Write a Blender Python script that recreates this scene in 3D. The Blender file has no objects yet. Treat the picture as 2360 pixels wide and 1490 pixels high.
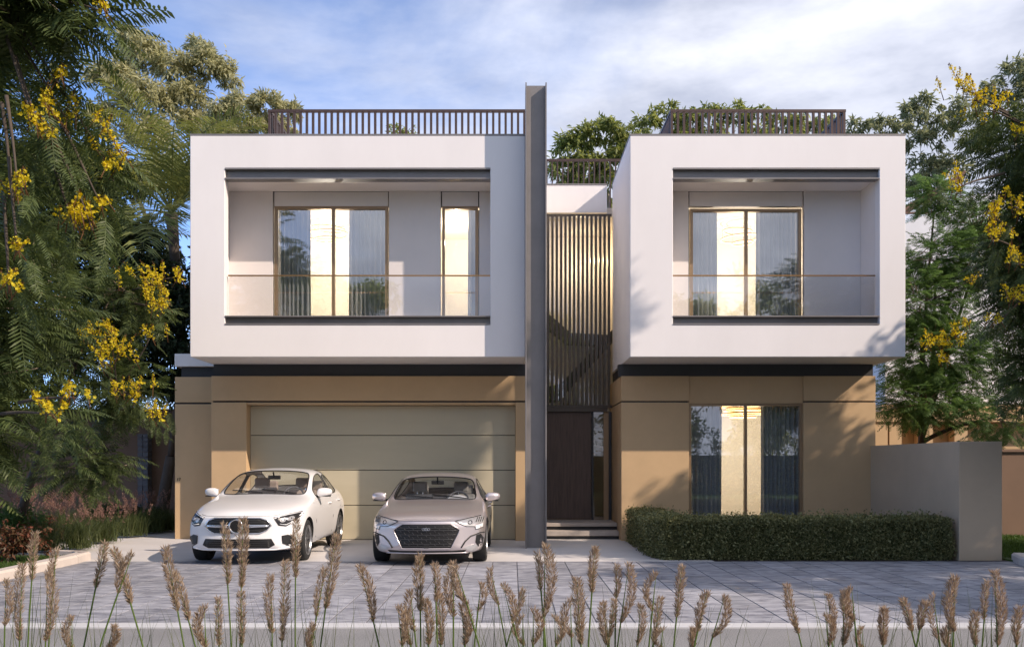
import bpy, bmesh, math, random
import numpy as np
from mathutils import Vector, Matrix
from mathutils.bvhtree import BVHTree
from mathutils.geometry import tessellate_polygon

SC = bpy.context.scene
COL = SC.collection
R = math.radians
PI = math.pi

# ------------------------------------------------------------------ camera
FPX = 2150.0          # focal length in pixels of the 2360 px wide photograph
EYE = 1.56
HX, HY = 1180.0, 1065.0
cam_d = bpy.data.cameras.new('camera')
cam = bpy.data.objects.new('camera', cam_d)
COL.objects.link(cam)
cam.location = (0, 0, EYE)
cam.rotation_euler = (R(90), 0, 0)
cam_d.sensor_width = 36.0
cam_d.lens = 36.0 * FPX / 2360.0
cam_d.shift_y = (HY - 745.0) / 2360.0
cam_d.clip_start = 0.05
cam_d.clip_end = 2000
SC.camera = cam

# ------------------------------------------------------------------ sun, sky, exposure
SUN_DIR = Vector((1.75, -1.0, 1.42)).normalized()      # towards the sun
SUN_EL = math.asin(SUN_DIR.z)
SUN_AZ = math.atan2(SUN_DIR.x, SUN_DIR.y)
sun_d = bpy.data.lights.new('sun', 'SUN')
sun_d.energy = 2.0
sun_d.angle = R(0.6)
sun_d.color = (1.0, 0.83, 0.68)
sun = bpy.data.objects.new('sun', sun_d)
COL.objects.link(sun)
sun.rotation_euler = (-SUN_DIR).to_track_quat('-Z', 'Y').to_euler()
sun.location = (20, -10, 30)

world = bpy.data.worlds.new('World')
SC.world = world
world.use_nodes = True
wn = world.node_tree
wn.nodes.clear()
def wnode(t, **k):
    n = wn.nodes.new(t)
    for a, b in k.items():
        setattr(n, a, b)
    return n
W_out = wnode('ShaderNodeOutputWorld')
W_bg = wnode('ShaderNodeBackground')
W_bg.inputs['Strength'].default_value = 0.15
W_sky = wnode('ShaderNodeTexSky', sky_type='NISHITA', sun_disc=False)
W_sky.sun_elevation = SUN_EL
W_sky.sun_rotation = SUN_AZ
W_sky.air_density = 0.55
W_sky.dust_density = 0.4
W_sky.altitude = 2500
W_sky.ozone_density = 3.5
W_tc = wnode('ShaderNodeTexCoord')
W_map = wnode('ShaderNodeMapping')
W_map.inputs['Scale'].default_value = (1.0, 1.0, 2.6)
W_map.inputs['Rotation'].default_value = (0, R(7), 0)
W_map.inputs['Location'].default_value = (0.35, 0.1, 0.55)
W_n1 = wnode('ShaderNodeTexNoise')
W_n1.inputs['Scale'].default_value = 2.3
W_n1.inputs['Detail'].default_value = 7
W_n1.inputs['Roughness'].default_value = 0.55
W_n1.inputs['Distortion'].default_value = 0.35
W_n2 = wnode('ShaderNodeTexNoise')
W_n2.inputs['Scale'].default_value = 3.1
W_n2.inputs['Detail'].default_value = 6
W_n2.inputs['Roughness'].default_value = 0.6
# cloud cover grows from the clear north-west towards the sun's side
W_dot = wnode('ShaderNodeVectorMath', operation='DOT_PRODUCT')
W_dot.inputs[1].default_value = (0.93, -0.22, -0.10)
W_add = wnode('ShaderNodeMath', operation='MULTIPLY_ADD')
W_add.inputs[1].default_value = 0.55
W_ramp = wnode('ShaderNodeValToRGB')
W_ramp.color_ramp.elements[0].position = 0.18
W_ramp.color_ramp.elements[1].position = 0.52
W_cr = wnode('ShaderNodeValToRGB')
W_cr.color_ramp.elements[0].position = 0.34
W_cr.color_ramp.elements[0].color = (1.25, 1.38, 1.8, 1)
W_cr.color_ramp.elements[1].position = 0.72
W_cr.color_ramp.elements[1].color = (3.15, 3.2, 3.5, 1)
W_mix = wnode('ShaderNodeMixRGB')
L = wn.links.new
L(W_tc.outputs['Generated'], W_map.inputs['Vector'])
L(W_map.outputs[0], W_n1.inputs['Vector'])
L(W_map.outputs[0], W_n2.inputs['Vector'])
L(W_tc.outputs['Generated'], W_dot.inputs[0])
L(W_dot.outputs['Value'], W_add.inputs[0])
L(W_n1.outputs['Fac'], W_add.inputs[2])
L(W_add.outputs[0], W_ramp.inputs['Fac'])
L(W_n2.outputs['Fac'], W_cr.inputs['Fac'])
L(W_ramp.outputs[0], W_mix.inputs['Fac'])
L(W_sky.outputs[0], W_mix.inputs['Color1'])
L(W_cr.outputs[0], W_mix.inputs['Color2'])
L(W_mix.outputs[0], W_bg.inputs['Color'])
L(W_bg.outputs[0], W_out.inputs['Surface'])

SC.view_settings.view_transform = 'Standard'
SC.view_settings.look = 'None'
SC.view_settings.gamma = 1.0
SC.view_settings.exposure = 1.38
SC.view_settings.use_curve_mapping = False
SC.render.engine = 'CYCLES'
cy = SC.cycles
cy.use_denoising = True
try:
    cy.denoiser = 'OPENIMAGEDENOISE'
    cy.denoising_input_passes = 'RGB_ALBEDO_NORMAL'
except Exception:
    pass
cy.max_bounces = 8
cy.diffuse_bounces = 4
cy.glossy_bounces = 4
cy.transmission_bounces = 6
cy.transparent_max_bounces = 24
cy.caustics_reflective = False
cy.caustics_refractive = False
cy.sample_clamp_indirect = 4.0

# ------------------------------------------------------------------ helpers
def P(px, py, Y):
    """world point seen at a pixel of the photograph at depth Y"""
    return Vector(((px - HX) * Y / FPX, Y, EYE + (HY - py) * Y / FPX))
def PX(px, Y): return (px - HX) * Y / FPX
def PZ(py, Y): return EYE + (HY - py) * Y / FPX

def link(o):
    COL.objects.link(o)
    return o
def setparent(o, p):
    if p is not None:
        o.parent = p
        o.matrix_parent_inverse = wmat(p).inverted()
def wmat(o):
    m = Matrix.LocRotScale(o.location, o.rotation_euler, o.scale)
    if o.parent:
        return wmat(o.parent) @ o.matrix_parent_inverse @ m
    return m
def tag(o, label=None, cat=None, group=None, kind=None):
    if label: o['label'] = label
    if cat: o['category'] = cat
    if group: o['group'] = group
    if kind: o['kind'] = kind
    return o
def thing(name, label, cat, loc=(0, 0, 0), group=None):
    o = bpy.data.objects.new(name, None)
    o.empty_display_size = 0.2
    o.location = loc
    link(o)
    return tag(o, label, cat, group)
def addobj(name, me, parent=None, label=None):
    o = bpy.data.objects.new(name, me)
    link(o)
    setparent(o, parent)
    if label: o['label'] = label
    return o
def dup(o, parent, dx=0, dy=0, dz=0):
    c = o.copy()
    link(c)
    c.location = o.location + Vector((dx, dy, dz))
    if parent is not None:
        c.parent = parent
        c.matrix_parent_inverse = o.matrix_parent_inverse.copy() if o.parent == parent else wmat(parent).inverted()
    return c

class MB:
    def __init__(s):
        s.v = []; s.f = []; s.m = []; s.cur = 0
    def add(s, vs, fs):
        b = len(s.v)
        s.v += [tuple(p) for p in vs]
        s.f += [tuple(i + b for i in f) for f in fs]
        s.m += [s.cur] * len(fs)
        return s
    def box(s, x0, x1, y0, y1, z0, z1):
        if x0 > x1: x0, x1 = x1, x0
        if y0 > y1: y0, y1 = y1, y0
        if z0 > z1: z0, z1 = z1, z0
        return s.add([(x0,y0,z0),(x1,y0,z0),(x1,y1,z0),(x0,y1,z0),(x0,y0,z1),(x1,y0,z1),(x1,y1,z1),(x0,y1,z1)],
                     [(0,3,2,1),(4,5,6,7),(0,1,5,4),(1,2,6,5),(2,3,7,6),(3,0,4,7)])
    def quad(s, a, b, c, d):
        return s.add([a, b, c, d], [(0, 1, 2, 3)])
    def prism(s, pts, axis, a0, a1):
        """polygon pts (2D) extruded along axis 'x','y' or 'z'"""
        def to3(p, a):
            return {'x': (a, p[0], p[1]), 'y': (p[0], a, p[1]), 'z': (p[0], p[1], a)}[axis]
        n = len(pts)
        vs = [to3(p, a0) for p in pts] + [to3(p, a1) for p in pts]
        fs = [tuple(range(n)), tuple(range(2*n-1, n-1, -1))]
        fs += [(i, i+n, (i+1) % n + n, (i+1) % n) for i in range(n)]
        return s.add(vs, fs)
    def tube(s, path, rad, n=8, caps=True, closed=False):
        path = [Vector(p) for p in path]
        k = len(path)
        if not hasattr(rad, '__len__'): rad = [rad] * k
        vs, fs = [], []
        prev = None
        for i, p in enumerate(path):
            if closed:
                t = path[(i+1) % k] - path[i-1]
            else:
                t = path[min(i+1, k-1)] - path[max(i-1, 0)]
            t.normalize()
            if prev is None:
                u = t.orthogonal().normalized()
            else:
                u = (prev - t * prev.dot(t))
                if u.length < 1e-6: u = t.orthogonal()
                u.normalize()
            prev = u
            w = t.cross(u)
            for j in range(n):
                a = 2*PI*j/n
                vs.append(p + (u*math.cos(a) + w*math.sin(a)) * rad[i])
        for i in range(k if closed else k-1):
            i2 = (i+1) % k
            for j in range(n):
                fs.append((i*n+j, i*n+(j+1) % n, i2*n+(j+1) % n, i2*n+j))
        if caps and not closed:
            fs.append(tuple(range(n-1, -1, -1)))
            fs.append(tuple((k-1)*n + j for j in range(n)))
        return s.add(vs, fs)
    def lathe(s, prof, axis_o, n=32, axis='x', caps=False):
        """prof: list of (a along axis, r)"""
        o = Vector(axis_o)
        vs, fs = [], []
        for a, r in prof:
            for j in range(n):
                t = 2*PI*j/n
                if axis == 'x': vs.append(o + Vector((a, r*math.cos(t), r*math.sin(t))))
                elif axis == 'z': vs.append(o + Vector((r*math.cos(t), r*math.sin(t), a)))
                else: vs.append(o + Vector((r*math.cos(t), a, r*math.sin(t))))
        for i in range(len(prof)-1):
            for j in range(n):
                fs.append((i*n+j, i*n+(j+1) % n, (i+1)*n+(j+1) % n, (i+1)*n+j))
        if caps:
            fs.append(tuple(range(n))); fs.append(tuple((len(prof)-1)*n+j for j in range(n)))
        return s.add(vs, fs)
    def build(s, name, mats, parent=None, smooth=False, bevel=0, label=None, fixn=True):
        me = bpy.data.meshes.new(name)
        me.from_pydata(s.v, [], s.f)
        if not isinstance(mats, (list, tuple)): mats = [mats]
        for m in mats: me.materials.append(m)
        if len(mats) > 1: me.polygons.foreach_set('material_index', s.m)
        if fixn:
            bm = bmesh.new(); bm.from_mesh(me)
            bmesh.ops.recalc_face_normals(bm, faces=bm.faces)
            bm.to_mesh(me); bm.free()
        if smooth: me.polygons.foreach_set('use_smooth', [True]*len(me.polygons))
        o = addobj(name, me, parent, label)
        if bevel:
            md = o.modifiers.new('bevel', 'BEVEL'); md.width = bevel; md.segments = 2; md.limit_method = 'ANGLE'
            md.harden_normals = False
        return o

def npmesh(name, V, F, mats, parent=None, mi=None, smooth=False, label=None):
    """V (n,3) array, F (m,4) quads"""
    V = np.asarray(V, dtype=np.float32); F = np.asarray(F, dtype=np.int32)
    me = bpy.data.meshes.new(name)
    k = F.shape[1]
    me.vertices.add(len(V)); me.vertices.foreach_set('co', V.ravel())
    me.loops.add(F.size); me.loops.foreach_set('vertex_index', F.ravel())
    me.polygons.add(len(F))
    me.polygons.foreach_set('loop_start', np.arange(0, F.size, k, dtype=np.int32))
    me.polygons.foreach_set('loop_total', np.full(len(F), k, dtype=np.int32))
    if not isinstance(mats, (list, tuple)): mats = [mats]
    for m in mats: me.materials.append(m)
    if mi is not None: me.polygons.foreach_set('material_index', np.asarray(mi, dtype=np.int32))
    if smooth: me.polygons.foreach_set('use_smooth', np.ones(len(F), dtype=bool))
    me.update(calc_edges=True)
    me.validate()
    return addobj(name, me, parent, label)

def instance(tv, tf, M, T):
    """tv (n,3), tf (k,4); M (m,3,3) columns = axes; T (m,3)"""
    V = np.einsum('mij,nj->mni', M, tv) + T[:, None, :]
    n = len(tv)
    F = tf[None, :, :] + (np.arange(len(T)) * n)[:, None, None]
    return V.reshape(-1, 3), F.reshape(-1, tf.shape[1])
def frames(D, up=None, roll=None):
    """axes with x = D, z ~ up"""
    D = D / np.linalg.norm(D, axis=1, keepdims=True)
    if up is None: up = np.array([0, 0, 1.0])
    up = np.broadcast_to(up, D.shape)
    y = np.cross(up, D)
    ln = np.linalg.norm(y, axis=1, keepdims=True)
    bad = ln[:, 0] < 1e-4
    y[bad] = [0, 1, 0]; ln[bad] = 1
    y = y / ln
    z = np.cross(D, y)
    if roll is not None:
        c, s_ = np.cos(roll)[:, None], np.sin(roll)[:, None]
        y, z = y*c + z*s_, z*c - y*s_
    return np.stack([D, y, z], axis=2)

# ------------------------------------------------------------------ materials
MAT = {}
def nt(name):
    m = bpy.data.materials.new(name); m.use_nodes = True
    MAT[name] = m
    t = m.node_tree
    return m, t, t.nodes['Principled BSDF'], t.nodes['Material Output']
def rgba(c): return (c[0], c[1], c[2], 1)
def pmat(name, col, rough=0.6, metal=0.0, var=0.0, vscale=3.0, bump=0.0, bscale=40.0, coat=0.0, spec=None, stretch=None, dirt=None):
    m, t, b, o = nt(name)
    b.inputs['Base Color'].default_value = rgba(col)
    b.inputs['Roughness'].default_value = rough
    b.inputs['Metallic'].default_value = metal
    if spec is not None: b.inputs['Specular IOR Level'].default_value = spec
    if coat: b.inputs['Coat Weight'].default_value = coat; b.inputs['Coat Roughness'].default_value = 0.04
    N = t.nodes.new; Lk = t.links.new
    g = N('ShaderNodeTexCoord')
    vec = g.outputs['Object']
    if stretch:
        mp = N('ShaderNodeMapping'); mp.inputs['Scale'].default_value = stretch
        Lk(vec, mp.inputs['Vector']); vec = mp.outputs[0]
    if var:
        n = N('ShaderNodeTexNoise'); n.inputs['Scale'].default_value = vscale; n.inputs['Detail'].default_value = 6
        n.inputs['Roughness'].default_value = 0.65
        Lk(vec, n.inputs['Vector'])
        r = N('ShaderNodeValToRGB')
        r.color_ramp.elements[0].position = 0.3; r.color_ramp.elements[1].position = 0.7
        r.color_ramp.elements[0].color = rgba([c*(1-var) for c in col])
        r.color_ramp.elements[1].color = rgba([min(1, c*(1+var)) for c in col])
        Lk(n.outputs['Fac'], r.inputs['Fac']); Lk(r.outputs[0], b.inputs['Base Color'])
        mr = N('ShaderNodeMath'); mr.operation = 'MULTIPLY_ADD'
        mr.inputs[1].default_value = 0.15; mr.inputs[2].default_value = rough - 0.075
        Lk(n.outputs['Fac'], mr.inputs[0]); Lk(mr.outputs[0], b.inputs['Roughness'])
    if bump:
        n2 = N('ShaderNodeTexNoise'); n2.inputs['Scale'].default_value = bscale; n2.inputs['Detail'].default_value = 5
        Lk(vec, n2.inputs['Vector'])
        bp = N('ShaderNodeBump'); bp.inputs['Strength'].default_value = bump; bp.inputs['Distance'].default_value = 0.01
        Lk(n2.outputs['Fac'], bp.inputs['Height']); Lk(bp.outputs[0], b.inputs['Normal'])
    return m
def leafmat(name, c0, c1, trans=0.35, rough=0.5, spec=0.3):
    """leaf colour varies from leaf to leaf"""
    m, t, b, o = nt(name)
    N = t.nodes.new; Lk = t.links.new
    g = N('ShaderNodeNewGeometry')
    r = N('ShaderNodeValToRGB')
    r.color_ramp.elements[0].color = rgba(c0); r.color_ramp.elements[1].color = rgba(c1)
    Lk(g.outputs['Random Per Island'], r.inputs['Fac'])
    b.inputs['Roughness'].default_value = rough
    b.inputs['Specular IOR Level'].default_value = spec
    Lk(r.outputs[0], b.inputs['Base Color'])
    tr = N('ShaderNodeBsdfTranslucent')
    hs = N('ShaderNodeHueSaturation'); hs.inputs['Saturation'].default_value = 1.15; hs.inputs['Value'].default_value = 1.3
    hs.inputs['Hue'].default_value = 0.485
    Lk(r.outputs[0], hs.inputs['Color']); Lk(hs.outputs[0], tr.inputs['Color'])
    mx = N('ShaderNodeMixShader'); mx.inputs[0].default_value = trans
    Lk(b.outputs[0], mx.inputs[1]); Lk(tr.outputs[0], mx.inputs[2]); Lk(mx.outputs[0], o.inputs['Surface'])
    return m
def glassmat(name, refl0, tint=(1, 1, 1), rough=0.0):
    """thin coated pane: transparent film with a mirror coat that grows at grazing angles"""
    m, t, b, o = nt(name)
    t.nodes.remove(b)
    N = t.nodes.new; Lk = t.links.new
    tr = N('ShaderNodeBsdfTransparent'); tr.inputs['Color'].default_value = rgba(tint)
    gl = N('ShaderNodeBsdfGlossy'); gl.inputs['Roughness'].default_value = rough
    gl.inputs['Color'].default_value = (0.97, 0.98, 1.0, 1)
    lw = N('ShaderNodeLayerWeight'); lw.inputs['Blend'].default_value = 0.5
    pw = N('ShaderNodeMath'); pw.operation = 'POWER'; pw.inputs[1].default_value = 5.0
    Lk(lw.outputs['Facing'], pw.inputs[0])
    ma = N('ShaderNodeMath'); ma.operation = 'MULTIPLY_ADD'; ma.use_clamp = True
    ma.inputs[1].default_value = 1.0 - refl0; ma.inputs[2].default_value = refl0
    Lk(pw.outputs[0], ma.inputs[0])
    mx = N('ShaderNodeMixShader')
    Lk(ma.outputs[0], mx.inputs[0]); Lk(tr.outputs[0], mx.inputs[1]); Lk(gl.outputs[0], mx.inputs[2])
    Lk(mx.outputs[0], o.inputs['Surface'])
    return m
def emat(name, col, s):
    m, t, b, o = nt(name)
    b.inputs['Base Color'].default_value = rgba(col)
    b.inputs['Emission Color'].default_value = rgba(col)
    b.inputs['Emission Strength'].default_value = s
    return m

pmat('white_plaster', (0.82, 0.795, 0.795), 0.75, var=0.035, vscale=0.9, stretch=(1, 1, 0.35), bump=0.08, bscale=120)
pmat('tan_plaster', (0.57, 0.395, 0.222), 0.75, var=0.08, vscale=0.9, bump=0.10, bscale=110)
pmat('recess_plaster', (0.78, 0.735, 0.72), 0.75, var=0.03, vscale=1.2, bump=0.06, bscale=120)
pmat('grey_plaster', (0.54, 0.425, 0.30), 0.8, var=0.06, vscale=1.2, bump=0.12, bscale=90)
pmat('dark_band', (0.035, 0.036, 0.040), 0.55, var=0.08, vscale=2)
pmat('steel_grey', (0.235, 0.222, 0.222), 0.5, metal=0.3, var=0.10, vscale=2.0, bump=0.03, bscale=60)
pmat('rail_brown', (0.075, 0.048, 0.042), 0.45, metal=0.35, var=0.12, vscale=6)
pmat('slat_bronze', (0.085, 0.070, 0.060), 0.38, metal=0.5, var=0.08, vscale=5)
pmat('garage_panel', (0.53, 0.475, 0.345), 0.5, var=0.03, vscale=1.0, bump=0.03, bscale=200, stretch=(1, 1, 6))
pmat('window_bronze', (0.34, 0.235, 0.145), 0.4, metal=0.5, var=0.05)
pmat('brass', (0.45, 0.27, 0.13), 0.32, metal=0.9)
pmat('dark_wood', (0.095, 0.062, 0.050), 0.5, var=0.30, vscale=3.0, bump=0.15, bscale=30, stretch=(9, 9, 0.7))
pmat('step_stone', (0.42, 0.37, 0.33), 0.6, var=0.12, vscale=6, bump=0.08, bscale=60)
pmat('concrete', (0.60, 0.575, 0.56), 0.75, var=0.07, vscale=1.3, bump=0.10, bscale=70)
pmat('kerb_stone', (0.60, 0.53, 0.48), 0.75, var=0.07, vscale=4, bump=0.12, bscale=80)
pmat('line_white', (0.54, 0.54, 0.55), 0.6, var=0.06, vscale=9, bump=0.05)
pmat('soil', (0.055, 0.042, 0.032), 0.95, var=0.35, vscale=9, bump=0.6, bscale=35)
pmat('bark_dark', (0.075, 0.058, 0.046), 0.9, var=0.3, vscale=8, bump=0.6, bscale=30, stretch=(1, 1, 0.3))
pmat('bark_pale', (0.33, 0.29, 0.23), 0.85, var=0.2, vscale=7, bump=0.4, bscale=30, stretch=(1, 1, 0.3))
pmat('twig', (0.26, 0.20, 0.14), 0.8, var=0.2)
pmat('palm_trunk', (0.42, 0.40, 0.37), 0.8, var=0.12, vscale=3, bump=0.4, bscale=6, stretch=(0.2, 0.2, 4))
pmat('room_wall', (0.84, 0.79, 0.70), 0.8, var=0.02)
pmat('balcony_stone', (0.62, 0.56, 0.50), 0.6, var=0.06)  # pale tone picked to bounce sun up into the recess
pmat('room_floor', (0.55, 0.47, 0.37), 0.5, var=0.05)
pmat('curtain_cloth', (0.42, 0.44, 0.48), 0.9, var=0.10, vscale=6, stretch=(6, 6, 0.4))
pmat('curtain_pale', (0.55, 0.55, 0.56), 0.9, var=0.06, vscale=6, stretch=(6, 6, 0.4))
pmat('brown_wall', (0.20, 0.125, 0.085), 0.8, var=0.08, vscale=1.5, bump=0.1, bscale=60)
pmat('stone_dark', (0.13, 0.13, 0.145), 0.8, var=0.25, vscale=7, bump=0.4, bscale=25)
pmat('roof_tile', (0.14, 0.07, 0.05), 0.7, var=0.2, vscale=6)
pmat('neighbour_white', (0.70, 0.71, 0.74), 0.8, var=0.04)
pmat('sign_dark', (0.05, 0.035, 0.025), 0.6)
emat('led_warm', (1.0, 0.62, 0.26), 2.0)
pmat('gold_metal', (0.55, 0.33, 0.12), 0.3, metal=0.9)
glassmat('window_glass', 0.18, (0.95, 0.96, 0.96))
glassmat('rail_glass', 0.085, (0.965, 0.97, 0.97))
glassmat('side_glass', 0.12, (0.75, 0.72, 0.66))
glassmat('car_glass', 0.05, (0.93, 0.95, 0.95))
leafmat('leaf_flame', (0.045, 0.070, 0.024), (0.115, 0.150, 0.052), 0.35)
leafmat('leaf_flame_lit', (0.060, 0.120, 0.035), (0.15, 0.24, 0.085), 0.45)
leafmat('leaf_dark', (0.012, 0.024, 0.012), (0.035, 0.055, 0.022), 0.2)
leafmat('leaf_gum', (0.30, 0.31, 0.16), (0.52, 0.52, 0.33), 0.55)  # pale gum leaf, lifted further in place of haze over far crowns
leafmat('leaf_gum_green', (0.14, 0.185, 0.055), (0.35, 0.39, 0.15), 0.5)
leafmat('leaf_gum_cool', (0.15, 0.18, 0.10), (0.32, 0.35, 0.21), 0.5)
leafmat('leaf_palm', (0.11, 0.135, 0.042), (0.26, 0.28, 0.095), 0.42, rough=0.4)
leafmat('leaf_hedge', (0.080, 0.095, 0.036), (0.33, 0.33, 0.16), 0.35)
leafmat('leaf_red', (0.05, 0.055, 0.025), (0.20, 0.075, 0.045), 0.3)
leafmat('grass_blade', (0.045, 0.075, 0.022), (0.13, 0.15, 0.055), 0.3)
leafmat('grass_pink', (0.22, 0.12, 0.095), (0.40, 0.25, 0.19), 0.3)
leafmat('stem_green', (0.07, 0.13, 0.022), (0.14, 0.20, 0.05), 0.2)
leafmat('plume', (0.21, 0.15, 0.102), (0.57, 0.45, 0.325), 0.35, rough=0.8, spec=0.1)
leafmat('petal', (0.62, 0.48, 0.012), (0.80, 0.72, 0.06), 0.45)
leafmat('bud_brown', (0.09, 0.045, 0.02), (0.2, 0.1, 0.04), 0.2)
leafmat('lawn', (0.04, 0.085, 0.015), (0.09, 0.15, 0.035), 0.3)

# paving stone: every stone a little different in tone, cleft surface with ridges across
m, t, b, o = nt('paver_stone')
N = t.nodes.new; Lk = t.links.new
g = N('ShaderNodeTexCoord'); oi = N('ShaderNodeObjectInfo')
geo = N('ShaderNodeNewGeometry')
mp = N('ShaderNodeMapping'); mp.inputs['Scale'].default_value = (1.0, 2.6, 1)
Lk(geo.outputs['Position'], mp.inputs['Vector'])
n1 = N('ShaderNodeTexNoise'); n1.inputs['Scale'].default_value = 3.4; n1.inputs['Detail'].default_value = 7; n1.inputs['Roughness'].default_value = 0.62; n1.inputs['Distortion'].default_value = 0.6
Lk(mp.outputs[0], n1.inputs['Vector'])
r1 = N('ShaderNodeValToRGB')
r1.color_ramp.elements[0].position = 0.36; r1.color_ramp.elements[0].color = (0.15, 0.153, 0.182, 1)
r1.color_ramp.elements[1].position = 0.60; r1.color_ramp.elements[1].color = (0.375, 0.378, 0.415, 1)
Lk(n1.outputs['Fac'], r1.inputs['Fac'])
hv = N('ShaderNodeHueSaturation')
mm = N('ShaderNodeMath'); mm.operation = 'MULTIPLY_ADD'; mm.inputs[1].default_value = 0.32; mm.inputs[2].default_value = 0.84
Lk(oi.outputs['Random'], mm.inputs[0]); Lk(mm.outputs[0], hv.inputs['Value']); Lk(r1.outputs[0], hv.inputs['Color'])
Lk(hv.outputs[0], b.inputs['Base Color'])
b.inputs['Roughness'].default_value = 0.62
bp = N('ShaderNodeBump'); bp.inputs['Strength'].default_value = 0.55; bp.inputs['Distance'].default_value = 0.02
Lk(n1.outputs['Fac'], bp.inputs['Height']); Lk(bp.outputs[0], b.inputs['Normal'])

# asphalt: aggregate speckle
m, t, b, o = nt('asphalt')
N = t.nodes.new; Lk = t.links.new
geo = N('ShaderNodeNewGeometry')
v = N('ShaderNodeTexNoise'); v.inputs['Scale'].default_value = 90; v.inputs['Detail'].default_value = 3
v2 = N('ShaderNodeTexNoise'); v2.inputs['Scale'].default_value = 1.1; v2.inputs['Detail'].default_value = 5
Lk(geo.outputs['Position'], v.inputs['Vector']); Lk(geo.outputs['Position'], v2.inputs['Vector'])
r1 = N('ShaderNodeValToRGB')
r1.color_ramp.elements[0].position = 0.38; r1.color_ramp.elements[0].color = (0.15, 0.15, 0.155, 1)
r1.color_ramp.elements[1].position = 0.64; r1.color_ramp.elements[1].color = (0.30, 0.295, 0.29, 1)
Lk(v.outputs['Fac'], r1.inputs['Fac'])
hv = N('ShaderNodeHueSaturation'); mm = N('ShaderNodeMath'); mm.operation = 'MULTIPLY_ADD'; mm.inputs[1].default_value = 0.5; mm.inputs[2].default_value = 0.75
Lk(v2.outputs['Fac'], mm.inputs[0]); Lk(mm.outputs[0], hv.inputs['Value']); Lk(r1.outputs[0], hv.inputs['Color']); Lk(hv.outputs[0], b.inputs['Base Color'])
b.inputs['Roughness'].default_value = 0.85
bp = N('ShaderNodeBump'); bp.inputs['Strength'].default_value = 0.4; bp.inputs['Distance'].default_value = 0.006
Lk(v.outputs['Fac'], bp.inputs['Height']); Lk(bp.outputs[0], b.inputs['Normal'])

def carpaint(name, col, metal, rough):
    m, t, b, o = nt(name)
    b.inputs['Base Color'].default_value = rgba(col)
    b.inputs['Metallic'].default_value = metal
    b.inputs['Roughness'].default_value = rough
    b.inputs['Coat Weight'].default_value = 1.0
    b.inputs['Coat Roughness'].default_value = 0.03
    N = t.nodes.new; Lk = t.links.new
    g = N('ShaderNodeTexCoord'); n = N('ShaderNodeTexNoise'); n.inputs['Scale'].default_value = 2.0; n.inputs['Detail'].default_value = 4
    Lk(g.outputs['Object'], n.inputs['Vector'])
    r = N('ShaderNodeValToRGB'); r.color_ramp.elements[0].color = rgba([c*0.96 for c in col]); r.color_ramp.elements[1].color = rgba(col)
    Lk(n.outputs['Fac'], r.inputs['Fac']); Lk(r.outputs[0], b.inputs['Base Color'])
    return m
carpaint('paint_white', (0.86, 0.85, 0.86), 0.0, 0.35)
carpaint('paint_silver', (0.66, 0.60, 0.61), 0.65, 0.30)
pmat('car_black', (0.012, 0.012, 0.013), 0.35, spec=0.5)
pmat('grille_black', (0.010, 0.010, 0.011), 0.45)
pmat('grille_mesh', (0.085, 0.085, 0.088), 0.35, metal=0.6)
pmat('chrome', (0.75, 0.75, 0.77), 0.12, metal=1.0)
pmat('rubber', (0.018, 0.018, 0.018), 0.8, var=0.1)
pmat('rim_grey', (0.42, 0.42, 0.43), 0.28, metal=0.85)
pmat('hub_dark', (0.03, 0.03, 0.03), 0.6)
pmat('lamp_dark', (0.022, 0.022, 0.024), 0.25, spec=0.5)
pmat('lamp_clear', (0.50, 0.50, 0.51), 0.32, metal=0.5)
pmat('lamp_white', (0.85, 0.87, 0.9), 0.15, coat=1.0)
pmat('seat_grey', (0.26, 0.25, 0.245), 0.75, var=0.1)
pmat('seat_tan', (0.36, 0.28, 0.24), 0.7, var=0.1)
pmat('dash_grey', (0.13, 0.13, 0.14), 0.6)
pmat('binnacle', (0.42, 0.42, 0.44), 0.5)  # paler than the dashboard: reflected light put into the colour
MT = MAT
# ================================================================== GROUND
def structure(name, mb, mat, **k):
    o = mb.build(name, mat, None, **k)
    o['kind'] = 'structure'
    return o
YB, YW, YD, YR, YC = 17.37, 18.60, 18.86, 18.30, 20.44   # box front, ground wall, garage door, balcony back wall, middle wall
structure('ground', MB().box(-400, 400, -300, 600, -0.6, -0.06), MT['soil'])
structure('road', MB().box(-60, 60, 5.2, 8.775, -0.055, 0.0), MT['asphalt'])
structure('flush_kerb', MB().box(-60, 60, 8.779, 9.02, -0.055, 0.012), MT['line_white'])
structure('far_lawn', MB().box(-60, 60, -30.0, 2.6, -0.055, 0.02), MT['lawn'])
structure('planting_bed', MB().box(-60, 60, 2.604, 5.05, -0.055, 0.03), MT['soil'])
kerbn = structure('bed_kerb', MB().box(-60, 60, 5.054, 5.196, -0.055, 0.10), MT['kerb_stone'])
# concrete drive in front of the house and the path to its left
dm = MB()
dm.prism([(-7.15, 14.74), (3.2, 14.74), (3.2, 21.6), (-7.15, 21.6)], 'z', -0.055, 0.0)
dm.prism([(-8.45, 15.55), (-7.15, 15.1), (-7.15, 21.6), (-9.6, 21.6), (-8.9, 18.4)], 'z', -0.055, 0.0)
structure('driveway', dm, MT['concrete'])
dj = MB()
for x in (-4.7, -2.2, 0.3): dj.box(x, x+0.012, 14.76, 18.5, 0.0015, 0.004)
structure('soil_bed', MB().prism([(-60, 9.05), (-6.9, 9.05), (-6.9, 15.0), (-8.45, 15.5), (-8.9, 18.4), (-9.6, 21.6), (-60, 21.6)], 'z', -0.055, 0.05), MT['soil'])
structure('garden_soil', MB().box(3.204, 60, 14.745, 24, -0.055, -0.004), MT['soil'])

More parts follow.
